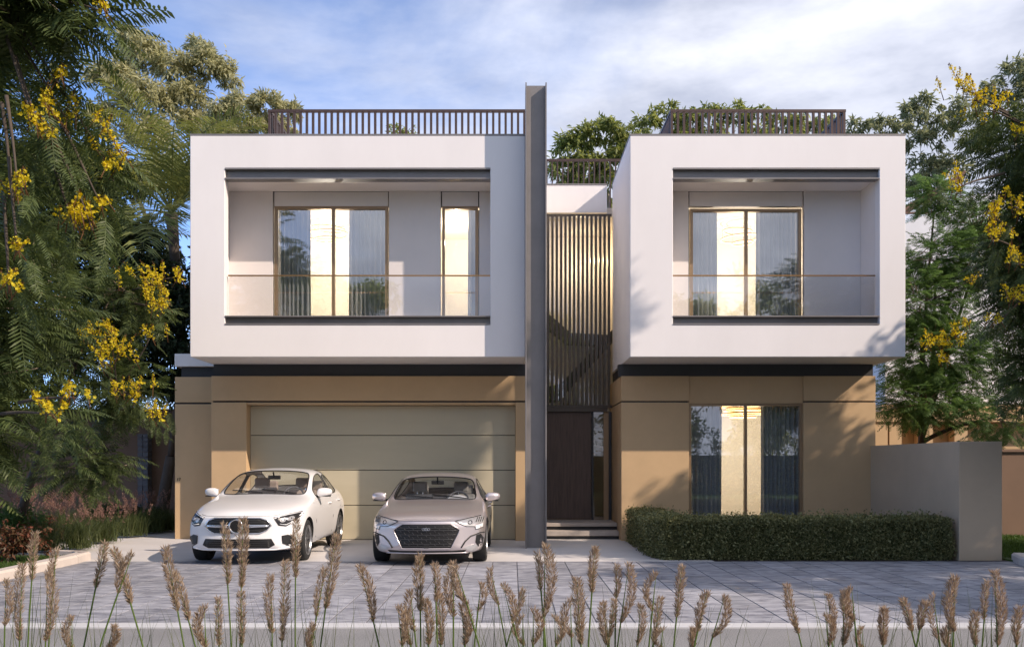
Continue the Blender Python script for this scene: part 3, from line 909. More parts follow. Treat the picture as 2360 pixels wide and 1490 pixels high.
def car_shell(S):
    """closed body cage -> smoothed, wheel arches cut, split by material.
       slots: 0 paint 1 windscreen 2 side window 3 rear window 4 black trim 5 wheel well"""
    ys = S['stations']; W = S['hw']; Ln = S['len']
    NL = 11
    def prof(y):
        zc = interp(S['ztop'], y); x2 = interp(S['x2'], y); x3 = interp(S['x3'], y); z2d = interp(S['z2d'], y); z3d = interp(S['z3d'], y)
        bx = interp(S['belt_x'], y); bz = interp(S['belt_z'], y); shx = interp(S['sh_x'], y)
        low = interp(S['zlow'], y)
        sz = interp(S['sh_z'], y)
        return [(0, zc), (x2*0.55, zc - z2d*0.25), (x2, zc - z2d), (x3, zc - z3d), (bx, bz), (shx, sz),
                (shx+0.008, (sz+low)*0.5+0.08), (shx-0.005, low+0.20), (shx-0.045, low+0.03), (shx-0.16, low), (0, low)]
    def bow(x, y):
        r = (abs(x)/W)
        f = max(0, 1 - y/1.0)**1.0
        b = max(0, 1 - (Ln-y)/0.8)
        return S['bow']*f*(r**2.4) - S['bow_r']*b*(r**2.4)
    rows = []
    def ringpts(pr, y, k=1.0, zc=0.5, dy=0.0, front=True):
        pts = []
        half = [(x*k, zc + (z-zc)*k) for x, z in pr]
        for x, z in half: pts.append((x, y + bow(x, y) + dy, z))
        for x, z in half[-2:0:-1]: pts.append((-x, y + bow(x, y) + dy, z))
        return pts
    pr0 = prof(ys[0])
    verts, faces, mats = [], [], []
    rings = []
    for k, dy in ((0.25, -0.03), (0.62, -0.025), (0.9, -0.012)):
        rings.append(ringpts(pr0, ys[0], k, S['nose_z'], dy))
    for y in ys: rings.append(ringpts(prof(y), y))
    prL = prof(ys[-1])
    for k, dy in ((0.9, 0.01), (0.6, 0.02), (0.25, 0.022)):
        rings.append(ringpts(prL, ys[-1], k, S['tail_z'], dy))
    n = len(rings[0])
    for r_ in rings: verts += r_
    nf, nr = 3, 3
    y_of = [None]*3 + list(ys) + [None]*3
    cowl, wtop, roofend, rwend = S['cowl'], S['wtop'], S['roofend'], S['rwend']
    sw0, sw1, bp = S['sidewin'][0], S['sidewin'][1], S['bpillar']
    for i in range(len(rings)-1):
        ya, yb = y_of[i], y_of[i+1]
        for j in range(n):
            j2 = (j+1) % n
            faces.append((i*n+j, i*n+j2, (i+1)*n+j2, (i+1)*n+j))
            jj = j if j < 10 else n-1-j     # strip index between line jj and jj+1
            mt = 0
            if ya is not None and yb is not None:
                e = 1e-4
                if jj in (0, 1) and ya > cowl-e and yb < wtop+e: mt = 1
                elif jj in (0, 1) and ya > roofend-e and yb < rwend+e: mt = 3
                elif jj == 3 and ya > sw0-e and yb < sw1+e:
                    mt = 4 if (ya > bp[0]-e and yb < bp[1]+e) else 2
                elif jj == 9: mt = 4
            mats.append(mt)
    faces.append(tuple(range(n-1, -1, -1))); mats.append(0)
    b = (len(rings)-1)*n
    faces.append(tuple(b+j for j in range(n))); mats.append(0)
    me = bpy.data.meshes.new('tmp'); me.from_pydata(verts, [], faces)
    for nm in ('paint', 'car_glass', 'car_glass', 'car_glass', 'car_black', 'hub_dark'): pass
    slots = [MT[S['paint']], MT['car_glass'], MT['car_glass'], MT['car_glass'], MT['car_black'], MT['hub_dark']]
    for m_ in slots[:1]: pass
    ms = [bpy.data.materials.new('slot%d' % i) for i in range(6)]
    for m_ in ms: me.materials.append(m_)
    me.polygons.foreach_set('material_index', mats)
    bm = bmesh.new(); bm.from_mesh(me)
    bmesh.ops.recalc_face_normals(bm, faces=bm.faces)
    # keep glass borders crisp
    cl = bm.edges.layers.float.get('crease_edge') or bm.edges.layers.float.new('crease_edge')
    for e in bm.edges:
        mm = {f.material_index for f in e.link_faces}
        if len(mm) > 1 and 4 not in mm: e[cl] = 0.55
    bm.to_mesh(me); bm.free()
    o = bpy.data.objects.new('tmp', me); link(o)
    sd = o.modifiers.new('s', 'SUBSURF'); sd.levels = 3; sd.render_levels = 3
    cut = []
    for (wy, wr) in S['wheels']:
        mb = MB()
        for s in (-1, 1):
            c = MB().lathe([(0, wr), (0.50, wr)], (s*0.52 if s > 0 else -1.02, wy, S['wz']), 40, 'x', caps=True)
            co = c.build('tmpcut', ms[5]); cut.append(co)
            # six slots on the cutter so that the index is kept
            co.data.materials.clear()
            for m_ in ms: co.data.materials.append(m_)
            co.data.polygons.foreach_set('material_index', [5]*len(co.data.polygons))
            bo = o.modifiers.new('b', 'BOOLEAN'); bo.operation = 'DIFFERENCE'; bo.object = co; bo.solver = 'EXACT'
    dg = bpy.context.evaluated_depsgraph_get()
    ev = o.evaluated_get(dg)
    res = bpy.data.meshes.new_from_object(ev)
    for c in cut:
        d = c.data; bpy.data.objects.remove(c); bpy.data.meshes.remove(d)
    bpy.data.objects.remove(o); bpy.data.meshes.remove(me)
    return res, slots, ms

def split_mesh(me, slots, keep):
    """faces with the given material indices as a new mesh"""
    vmap = {}; V = []; F = []
    vs = me.vertices
    for p in me.polygons:
        if p.material_index in keep:
            f = []
            for v in p.vertices:
                if v not in vmap: vmap[v] = len(V); V.append(tuple(vs[v].co))
                f.append(vmap[v])
            F.append((tuple(f), keep[p.material_index]))
    return V, F

def islands(V, F):
    par = list(range(len(V)))
    def fd(a):
        while par[a] != a: par[a] = par[par[a]]; a = par[a]
        return a
    for f, _ in F:
        r0 = fd(f[0])
        for k in f[1:]: par[fd(k)] = r0
    g = {}
    for f, m_ in F: g.setdefault(fd(f[0]), []).append((f, m_))
    return list(g.values())

def make_car(S, label):
    cx, y0 = S['cx'], S['y0']
    root = thing('parked_car', label, 'car', (cx, y0+S['len']/2, 0), 'cars parked before the garage')
    me, slots, ms = car_shell(S)
    off = Vector((cx, y0, 0))
    bvh = BVHTree.FromPolygons([v.co.copy() for v in me.vertices], [tuple(p.vertices) for p in me.polygons])
    def mk(name, V, F, mats, smooth=True, parent=root, offset=0.0):
        used = sorted(set(m_ for _, m_ in F)); mp = {m_: i for i, m_ in enumerate(used)}
        vm = {}; VV = []; FF = []
        for f, m_ in F:
            t = []
            for k in f:
                if k not in vm: vm[k] = len(VV); VV.append((V[k][0]+cx, V[k][1]+y0, V[k][2]))
                t.append(vm[k])
            FF.append(tuple(t))
        q = bpy.data.meshes.new(name); q.from_pydata(VV, [], FF)
        for m_ in used: q.materials.append(mats[m_])
        q.polygons.foreach_set('material_index', [mp[m_] for _, m_ in F])
        q.polygons.foreach_set('use_smooth', [smooth]*len(FF))
        return addobj(name, q, parent)
    names = {1: 'windscreen', 2: 'side_window', 3: 'rear_window'}
    V, F = split_mesh(me, slots, {0: 0, 4: 4, 5: 5})
    body = mk('body', V, F, slots)
    try:
        body.data.set_sharp_from_angle(angle=R(38))
    except Exception: pass
    for k, nm in names.items():
        V, F = split_mesh(me, slots, {k: k})
        for isl in islands(V, F):
            go = mk(nm, V, isl, slots)
            # rubber seal along the border of the pane
            ec = {}
            for f, _ in isl:
                for a, b_ in zip(f, f[1:] + f[:1]): ec[tuple(sorted((a, b_)))] = ec.get(tuple(sorted((a, b_))), 0) + 1
            nx = {}
            for (a, b_), c_ in ec.items():
                if c_ == 1: nx.setdefault(a, []).append(b_); nx.setdefault(b_, []).append(a)
            st = next(iter(nx)); loop = [st]; pv = None
            while True:
                cand = [q for q in nx[loop[-1]] if q != pv]
                if not cand: break
                pv = loop[-1]
                if cand[0] == st: break
                loop.append(cand[0])
                if len(loop) > 4000: break
            MB().tube([(V[i][0]+cx, V[i][1]+y0, V[i][2]) for i in loop], 0.011 if k != 2 else 0.009, 6, closed=True).build('window_seal', MT['car_black'], go, smooth=True)
    def hitf(x, z, default=0.3):
        h = bvh.ray_cast(Vector((x, -2, z)), Vector((0, 1, 0)))
        return h[0].y if h[0] is not None else None
    def hits(y, z, s):
        h = bvh.ray_cast(Vector((s*3, y, z)), Vector((-s, 0, 0)))
        return h[0].x if h[0] is not None else s*0.9
    def inset_poly(poly, res):
        bm = bmesh.new()
        vs = [bm.verts.new((x, 0, z)) for x, z in poly]
        f = bm.faces.new(vs)
        bmesh.ops.triangulate(bm, faces=[f])
        for _ in range(7):
            le = [e for e in bm.edges if e.calc_length() > res]
            if not le: break
            bmesh.ops.subdivide_edges(bm, edges=le, cuts=1)
            bmesh.ops.triangulate(bm, faces=bm.faces[:])
        return bm
    def patch(name, poly, mat, out=0.004, parent=root, mirror=False, thick=0.03, res=0.06):
        """plate that follows the nose of the car; poly in (x, z), seen from the front"""
        objs = []
        for s in ((1, -1) if mirror else (1,)):
            bm = inset_poly(poly, res)
            last = 0.3
            for v in bm.verts:
                h = hitf(v.co.x, v.co.z)
                if h is None: h = last
                last = h
                v.co = Vector((s*v.co.x + cx, h - out + y0, v.co.z))
            be = [e for e in bm.edges if e.is_boundary]
            r_ = bmesh.ops.extrude_edge_only(bm, edges=be)
            for g in r_['geom']:
                if isinstance(g, bmesh.types.BMVert): g.co.y += thick
            bmesh.ops.recalc_face_normals(bm, faces=bm.faces)
            q = bpy.data.meshes.new(name); bm.to_mesh(q); bm.free()
            q.materials.append(MT[mat])
            objs.append(addobj(name, q, parent[0 if s == 1 else 1] if isinstance(parent, list) else parent))
        return objs
    def line(name, pts, r_, mat, out=0.006, parent=root, closed=False, mirror=False, n=6, step=0.05):
        objs = []
        for s in ((1, -1) if mirror else (1,)):
            q = []
            P_ = list(pts) + ([pts[0]] if closed else [])
            for (a, b_) in zip(P_, P_[1:]):
                d = math.hypot(b_[0]-a[0], b_[1]-a[1]); m_ = max(1, int(d/step))
                for i in range(m_):
                    t = i/m_; q.append((a[0]+(b_[0]-a[0])*t, a[1]+(b_[1]-a[1])*t))
            if not closed: q.append(P_[-1])
            path = []
            for x, z in q:
                h = hitf(x, z)
                if h is None: h = path[-1][1]-y0+out if path else 0.2
                path.append((s*x+cx, h-out+y0, z))
            objs.append(MB().tube(path, r_, n, closed=closed).build(name, MT[mat], parent[0 if s == 1 else 1] if isinstance(parent, list) else parent, smooth=True))
        return objs
    S['detail'](dict(patch=patch, line=line, root=root, cx=cx, y0=y0, hits=hits, hitf=hitf, bvh=bvh))
    # door seams, handles on both flanks
    for s in (1, -1):
        for pts in S['seams']:
            path = []
            for (y, z) in pts:
                path.append((hits(y, z, s)+cx + s*0.0005, y+y0, z))
            MB().tube(path, 0.0045, 5).build('door_seam', MT['car_black'], root)
        for (y, z) in S['handles']:
            x = hits(y, z, s)
            h = MB().tube([(x+cx-s*0.005, y-0.10+y0, z), (x+cx+s*0.028, y-0.08+y0, z), (x+cx+s*0.030, y+0.08+y0, z+0.004), (x+cx-s*0.005, y+0.10+y0, z+0.004)], 0.013, 7)
            h.build('door_handle', MT[S['paint']], root, smooth=True)
        # mirror: arm, housing, glass
        mx, my, mz = S['mirror']
        ax = hits(my+0.06, mz-0.07, s)
        arm = MB().tube([(ax+cx-s*0.02, my+y0+0.06, mz-0.075), (s*(mx-0.10)+cx, my+y0+0.04, mz-0.05)], [0.028, 0.022], 8).build('mirror_arm', MT['car_black'], root, smooth=True)
        bm = bmesh.new(); bmesh.ops.create_uvsphere(bm, u_segments=20, v_segments=12, radius=1)
        for v in bm.verts:
            x_, y_, z_ = v.co
            k = 1 + 0.22*x_
            sq = lambda a: math.copysign(abs(a)**0.75, a)
            v.co = Vector((s*(mx - 0.005 + 0.125*sq(x_)) + cx, my + y0 + 0.075*y_ + (0.03*x_), mz + 0.075*sq(z_)*(1-0.15*x_) + 0.008*x_))
            if v.co.y > my+y0+0.05: v.co.y = my+y0+0.05
        bmesh.ops.recalc_face_normals(bm, faces=bm.faces)
        q = bpy.data.meshes.new('mirror'); bm.to_mesh(q); bm.free(); q.materials.append(MT[S['paint']])
        q.polygons.foreach_set('use_smooth', [True]*len(q.polygons))
        mo = addobj('mirror', q, root)
        MB().box(s*(mx-0.11)+cx, s*(mx+0.10)+cx, my+y0+0.052, my+y0+0.058, mz-0.055, mz+0.055).build('mirror_glass', MT['chrome'], mo)
        MB().box(s*(mx-0.115)+cx, s*(mx+0.09)+cx, my+y0-0.045, my+y0+0.048, mz-0.072, mz-0.056).build('mirror_base', MT['car_black'], mo)
    # wheels
    for (wy, wr) in S['wheels']:
        for s in (1, -1):
            r_ = S['wz']; wx = S['track']
            o = Vector((s*wx+cx, wy+y0, r_))
            w = MB().lathe([(-0.09*s, 0.0), (-0.09*s, 0.215), (-0.085*s, 0.215), (0.0, 0.215)], o, 32, 'x').build('wheel', MT['hub_dark'], root, smooth=True)
            R0 = r_
            tp = [(-0.105, 0.225), (-0.112, 0.25), (-0.112, R0-0.035), (-0.10, R0-0.008), (-0.08, R0), (0.08, R0), (0.10, R0-0.008), (0.112, R0-0.035), (0.112, 0.25), (0.105, 0.225)]
            MB().lathe([(a*s, b_) for a, b_ in tp], o, 48, 'x').build('tyre', MT['rubber'], w, smooth=True)
            rm = MB()
            rm.lathe([(0.100*s, 0.243), (0.112*s, 0.240), (0.112*s, 0.228), (0.09*s, 0.216), (-0.08*s, 0.212)], o, 48, 'x')
            rm.lathe([(0.06*s, 0.0), (0.075*s, 0.0), (0.078*s, 0.045), (0.06*s, 0.06)], o, 24, 'x')
            for k in range(5):
                for d in (-0.16, 0.16):
                    a = 2*PI*k/5 + 0.3
                    def pt(rr, aa, xx): return o + Vector((xx*s, rr*math.cos(aa), rr*math.sin(aa)))
                    a1, a2 = a + d*0.6, a + d*1.15
                    q = []
                    for (rr, aa, hw_, xx) in ((0.04, a1, 0.020, 0.072), (0.13, a+d*0.85, 0.015, 0.088), (0.225, a2, 0.018, 0.098)):
                        tq = Vector((0, -math.sin(aa), math.cos(aa)))
                        c_ = pt(rr, aa, xx)
                        q += [c_ + tq*hw_, c_ - tq*hw_, c_ - tq*hw_ - Vector((0.03*s, 0, 0)), c_ + tq*hw_ - Vector((0.03*s, 0, 0))]
                    fs = []
                    for i in range(2):
                        for j in range(4):
                            fs.append((i*4+j, i*4+(j+1) % 4, (i+1)*4+(j+1) % 4, (i+1)*4+j))
                    fs += [(0, 1, 2, 3), (11, 10, 9, 8)]
                    rm.add(q, fs)
            rm.build('rim', MT['rim_grey'], w)
    # cabin
    c = S['cabin']
    fl = MB()
    zf = 0.30
    fl.box(cx-0.70, cx+0.70, y0+c['dash']-0.05, y0+c['rear'], zf-0.05, zf)
    fl.box(cx-0.74, cx-0.70, y0+c['dash']-0.25, y0+c['rear'], zf, c['belt']-0.07); fl.box(cx+0.70, cx+0.74, y0+c['dash']-0.25, y0+c['rear'], zf, c['belt']-0.07)
    fl.build('cabin_floor', MT['dash_grey'], root)
    dsh = MB().prism([(y0+c['dash']-0.42, c['cowl']-0.05), (y0+c['dash']+0.05, c['cowl']-0.035), (y0+c['dash']+0.15, c['cowl']-0.12), (y0+c['dash']+0.1, c['cowl']-0.4), (y0+c['dash']-0.3, c['cowl']-0.4)], 'x', cx-0.69, cx+0.69)
    dsh.build('dashboard', MT['dash_grey'], root, bevel=0.02)
    if S.get('binnacle'):
        pts = [(0.05+0.0, -0.09)] + [(0.36+0.21*math.cos(a), -0.09+0.13*math.sin(a)) for a in [PI*(1-i/12) for i in range(13)]]
        MB().prism([(cx+x_, c['cowl']+0.02+z_) for x_, z_ in pts[1:]], 'y', y0+c['dash']-0.12, y0+c['dash']+0.1).build('instrument_hood', MT['binnacle'], root, bevel=0.02)
    sw = [Vector((cx+0.36+0.18*math.cos(a), y0+c['dash']+0.24+0.06*math.sin(a), c['cowl']-0.06+0.165*math.sin(a))) for a in [2*PI*i/28 for i in range(28)]]
    swo = MB().tube(sw, 0.016, 7, closed=True).build('steering_wheel', MT['dash_grey'], root, smooth=True)
    MB().tube([sw[0], sw[14]], 0.018, 6).tube([sw[21], (cx+0.36, y0+c['dash']+0.22, c['cowl']-0.06)], 0.018, 6).build('steering_spoke', MT['dash_grey'], swo)
    def seat(x, y, w, zb, zt, head=True, mat='seat_grey'):
        b = MB().prism([(y-0.5, zb-0.12), (y-0.5, zb+0.02), (y-0.05, zb), (y+0.12, zt-0.03), (y+0.16, zt), (y+0.25, zt-0.02), (y+0.14, zb-0.1)], 'x', x-w/2, x+w/2)
        so = b.build('seat', MT[mat], root, bevel=0.04)
        if head:
            hx = [x] if w < 0.7 else [x-0.42, x+0.42]
            for h_ in hx:
                MB().prism([(y+0.13, zt+0.03), (y+0.15, zt+0.20), (y+0.20, zt+0.22), (y+0.25, zt+0.19), (y+0.24, zt+0.03)], 'x', h_-0.13, h_+0.13).build('headrest', MT[mat], so, bevel=0.035)
                MB().tube([(h_-0.05, y+0.18, zt-0.02), (h_-0.05, y+0.19, zt+0.06)], 0.007, 5).tube([(h_+0.05, y+0.18, zt-0.02), (h_+0.05, y+0.19, zt+0.06)], 0.007, 5).build('headrest_rod', MT['chrome'], so)
    sy = y0+c['seat']
    seat(cx-0.37, sy, 0.50, 0.52, c['belt']+0.10, mat=S['seatmat']); seat(cx+0.37, sy, 0.50, 0.52, c['belt']+0.10, mat=S['seatmat'])
    seat(cx, y0+c['rseat'], 1.25, 0.55, c['belt']+0.03, mat=S['seatmat'])
    # rear-view mirror
    rv = MB().box(cx-0.11, cx+0.11, y0+c['mirror_y'], y0+c['mirror_y']+0.03, c['mirror_z']-0.035, c['mirror_z']+0.035)
    rvo = rv.build('interior_mirror', MT['car_black'], root, bevel=0.012)
    MB().tube([(cx, y0+c['mirror_y'], c['mirror_z']), (cx, y0+c['mirror_y']-0.06, c['mirror_z']+0.09)], 0.014, 6).build('mirror_stalk', MT['car_black'], rvo)
    # wipers lie at the foot of the windscreen
    for (xa, xb) in ((0.55, -0.05), (-0.02, -0.55)):
        pa = []
        for t in (0, 0.25, 0.5, 0.75, 1):
            x_ = xa + (xb-xa)*t; z_ = c['cowl'] - 0.01 + 0.035*t
            h = bvh.ray_cast(Vector((x_, S['cowl']+0.02+0.10*t, 3)), Vector((0, 0, -1)))
            pa.append((x_+cx, S['cowl']+0.02+0.10*t+y0, (h[0].z if h[0] else z_)+0.012))
        MB().tube(pa, 0.009, 5).build('wiper', MT['car_black'], root)
    bpy.data.meshes.remove(me)
    for m_ in ms: bpy.data.materials.remove(m_)
    return root

def oval(cx_, cz_, rx, rz, n=20, p=2.0):
    out = []
    for i in range(n):
        a = 2*PI*i/n
        c, s = math.cos(a), math.sin(a)
        out.append((cx_+rx*math.copysign(abs(c)**(2/p), c), cz_+rz*math.copysign(abs(s)**(2/p), s)))
    return out

# ---- white saloon
def white_detail(k):
    patch, line, root, cx, y0, hitf = k['patch'], k['line'], k['root'], k['cx'], k['y0'], k['hitf']
    g = [(-0.50, 0.605), (-0.44, 0.685), (-0.34, 0.722), (0.34, 0.722), (0.44, 0.685), (0.50, 0.605), (0.44, 0.535), (0.34, 0.49), (-0.34, 0.49), (-0.44, 0.535)]
    gr = patch('grille', g, 'grille_black', 0.006)[0]
    line('grille_surround', g, 0.010, 'chrome', 0.008, parent=gr, closed=True)
    for s in (-1, 1):
        bar = [(s*0.46, 0.600), (s*0.14, 0.600)]
        for dz in (0.013, -0.013): line('grille_bar', [(s*0.47, 0.602+dz*0.4), (s*0.13, 0.600+dz)], 0.013, 'chrome', 0.022, parent=gr)
    for z in (0.69, 0.66, 0.63, 0.57, 0.54, 0.515):
        hw = 0.44 if 0.53 < z < 0.69 else 0.36
        line('grille_slat', [(-hw, z), (hw, z)], 0.0045, 'grille_mesh', 0.009, parent=gr)
    yb = hitf(0, 0.6)+y0-0.03
    em = MB().lathe([(0, 0.0), (-0.012, 0.0), (-0.012, 0.086), (0.02, 0.092)], (cx, yb, 0.602), 32, 'y').build('emblem', MT['car_black'], gr, smooth=False)
    MB().tube([(cx+0.098*math.cos(2*PI*i/36), yb-0.006, 0.602+0.098*math.sin(2*PI*i/36)) for i in range(36)], 0.014, 8, closed=True).build('emblem_ring', MT['chrome'], em, smooth=True)
    lo = [(-0.55, 0.31), (-0.50, 0.405), (0.50, 0.405), (0.55, 0.31), (0.46, 0.262), (-0.46, 0.262)]
    li = patch('lower_intake', lo, 'grille_black', 0.006)[0]
    for z in (0.375, 0.345, 0.315, 0.287):
        line('intake_slat', [(-0.49, z), (0.49, z)], 0.004, 'grille_mesh', 0.009, parent=li)
    line('lip', [(-0.78, 0.268), (-0.55, 0.235), (0.55, 0.235), (0.78, 0.268)], 0.012, 'paint_white', 0.010)
    dv = patch('side_intake', [(0.655, 0.33), (0.645, 0.44), (0.72, 0.455), (0.80, 0.42), (0.825, 0.32), (0.76, 0.275)], 'grille_black', 0.006, mirror=True)
    line('intake_surround', [(0.655, 0.33), (0.645, 0.44), (0.72, 0.455), (0.80, 0.42), (0.825, 0.32), (0.76, 0.275)], 0.008, 'car_black', 0.006, parent=dv, closed=True, mirror=True)
    hl = patch('headlight', [(0.52, 0.728), (0.60, 0.60), (0.70, 0.585), (0.80, 0.645), (0.86, 0.76), (0.835, 0.80), (0.70, 0.775)], 'lamp_dark', 0.006, mirror=True)
    line('lamp_strip', [(0.55, 0.725), (0.70, 0.762), (0.83, 0.785)], 0.008, 'lamp_white', 0.010, parent=hl, mirror=True)
    line('lamp_strip', [(0.615, 0.625), (0.70, 0.610), (0.77, 0.65)], 0.006, 'lamp_white', 0.010, parent=hl, mirror=True)
    for (x, z, r_) in ((0.655, 0.685, 0.040), (0.755, 0.705, 0.036)):
        patch('projector', oval(x, z, r_, r_*0.85, 12), 'lamp_clear', 0.011, parent=hl, mirror=True, thick=0.01)
    line('bonnet_seam', [(-0.60, 0.765), (-0.50, 0.748), (0.50, 0.748), (0.60, 0.765)], 0.0035, 'car_black', 0.001)

WHITE = dict(
    cx=-4.15, y0=14.08, len=4.55, hw=0.90, bow=0.34, bow_r=0.22, paint='paint_white', nose_z=0.52, tail_z=0.65,
    stations=[0.0, 0.16, 0.42, 0.80, 1.20, 1.50, 1.72, 2.05, 2.32, 2.60, 2.86, 2.96, 3.30, 3.62, 3.95, 4.22, 4.45, 4.55],
    ztop=[(0, 0.76), (0.16, 0.83), (0.42, 0.885), (0.80, 0.945), (1.20, 0.995), (1.50, 1.035), (1.72, 1.16), (2.05, 1.325), (2.32, 1.42), (2.6, 1.462), (2.9, 1.472), (3.30, 1.445), (3.62, 1.37), (3.95, 1.22), (4.22, 1.12), (4.45, 1.09), (4.55, 1.0)],
    x2=[(0, 0.50), (0.42, 0.60), (0.80, 0.655), (1.5, 0.70), (1.72, 0.685), (2.05, 0.64), (2.32, 0.60), (2.9, 0.575), (3.62, 0.56), (3.95, 0.575), (4.22, 0.60), (4.55, 0.56)],
    z2d=[(0, 0.02), (0.42, 0.03), (1.2, 0.025), (1.5, 0.025), (2.05, 0.035), (2.32, 0.04), (3.62, 0.045), (4.22, 0.03), (4.55, 0.03)],
    x3=[(0, 0.70), (0.42, 0.765), (0.80, 0.79), (1.5, 0.80), (1.72, 0.755), (2.05, 0.705), (2.32, 0.66), (2.9, 0.635), (3.3, 0.63), (3.62, 0.63), (3.95, 0.67), (4.22, 0.72), (4.55, 0.68)],
    z3d=[(0, 0.05), (0.42, 0.055), (1.2, 0.06), (1.5, 0.05), (1.72, 0.075), (2.05, 0.085), (2.32, 0.09), (2.9, 0.10), (3.62, 0.11), (3.95, 0.12), (4.22, 0.06), (4.55, 0.08)],
    belt_x=[(0, 0.79), (0.42, 0.855), (0.80, 0.865), (1.5, 0.85), (1.72, 0.84), (2.9, 0.835), (3.62, 0.82), (4.22, 0.80), (4.55, 0.74)],
    belt_z=[(0, 0.66), (0.42, 0.76), (0.80, 0.84), (1.5, 0.94), (1.72, 0.965), (2.9, 0.99), (3.62, 1.01), (4.22, 0.99), (4.55, 0.9)],
    sh_x=[(0, 0.81), (0.42, 0.885), (0.80, 0.905), (1.5, 0.89), (2.9, 0.89), (3.62, 0.90), (4.22, 0.885), (4.55, 0.80)],
    sh_z=[(0, 0.56), (0.42, 0.66), (0.80, 0.72), (1.5, 0.80), (2.9, 0.84), (3.62, 0.86), (4.22, 0.84), (4.55, 0.76)],
    zlow=[(0, 0.22), (0.42, 0.19), (4.0, 0.20), (4.55, 0.28)],
    cowl=1.50, wtop=2.32, roofend=3.30, rwend=4.22, sidewin=(1.72, 3.62), bpillar=(2.86, 2.96),
    wheels=[(0.88, 0.37), (3.61, 0.37)], wz=0.325, track=0.775, mirror=(0.965, 1.80, 1.055),
    seams=[[(1.42, 0.90), (1.44, 0.6), (1.50, 0.32)], [(2.91, 0.95), (2.91, 0.6), (2.88, 0.32)], [(3.72, 0.95), (3.60, 0.75), (3.40, 0.5), (3.25, 0.32)], [(1.5, 0.32), (3.25, 0.32)]],
    handles=[(2.70, 0.845), (3.50, 0.87)], seatmat='seat_tan',
    cabin=dict(dash=1.85, cowl=1.03, rear=3.75, belt=0.97, seat=2.62, rseat=3.42, mirror_y=2.2, mirror_z=1.30), detail=white_detail)
make_car(WHITE, 'white saloon car with two-bar grille and round badge, parked before the garage door')

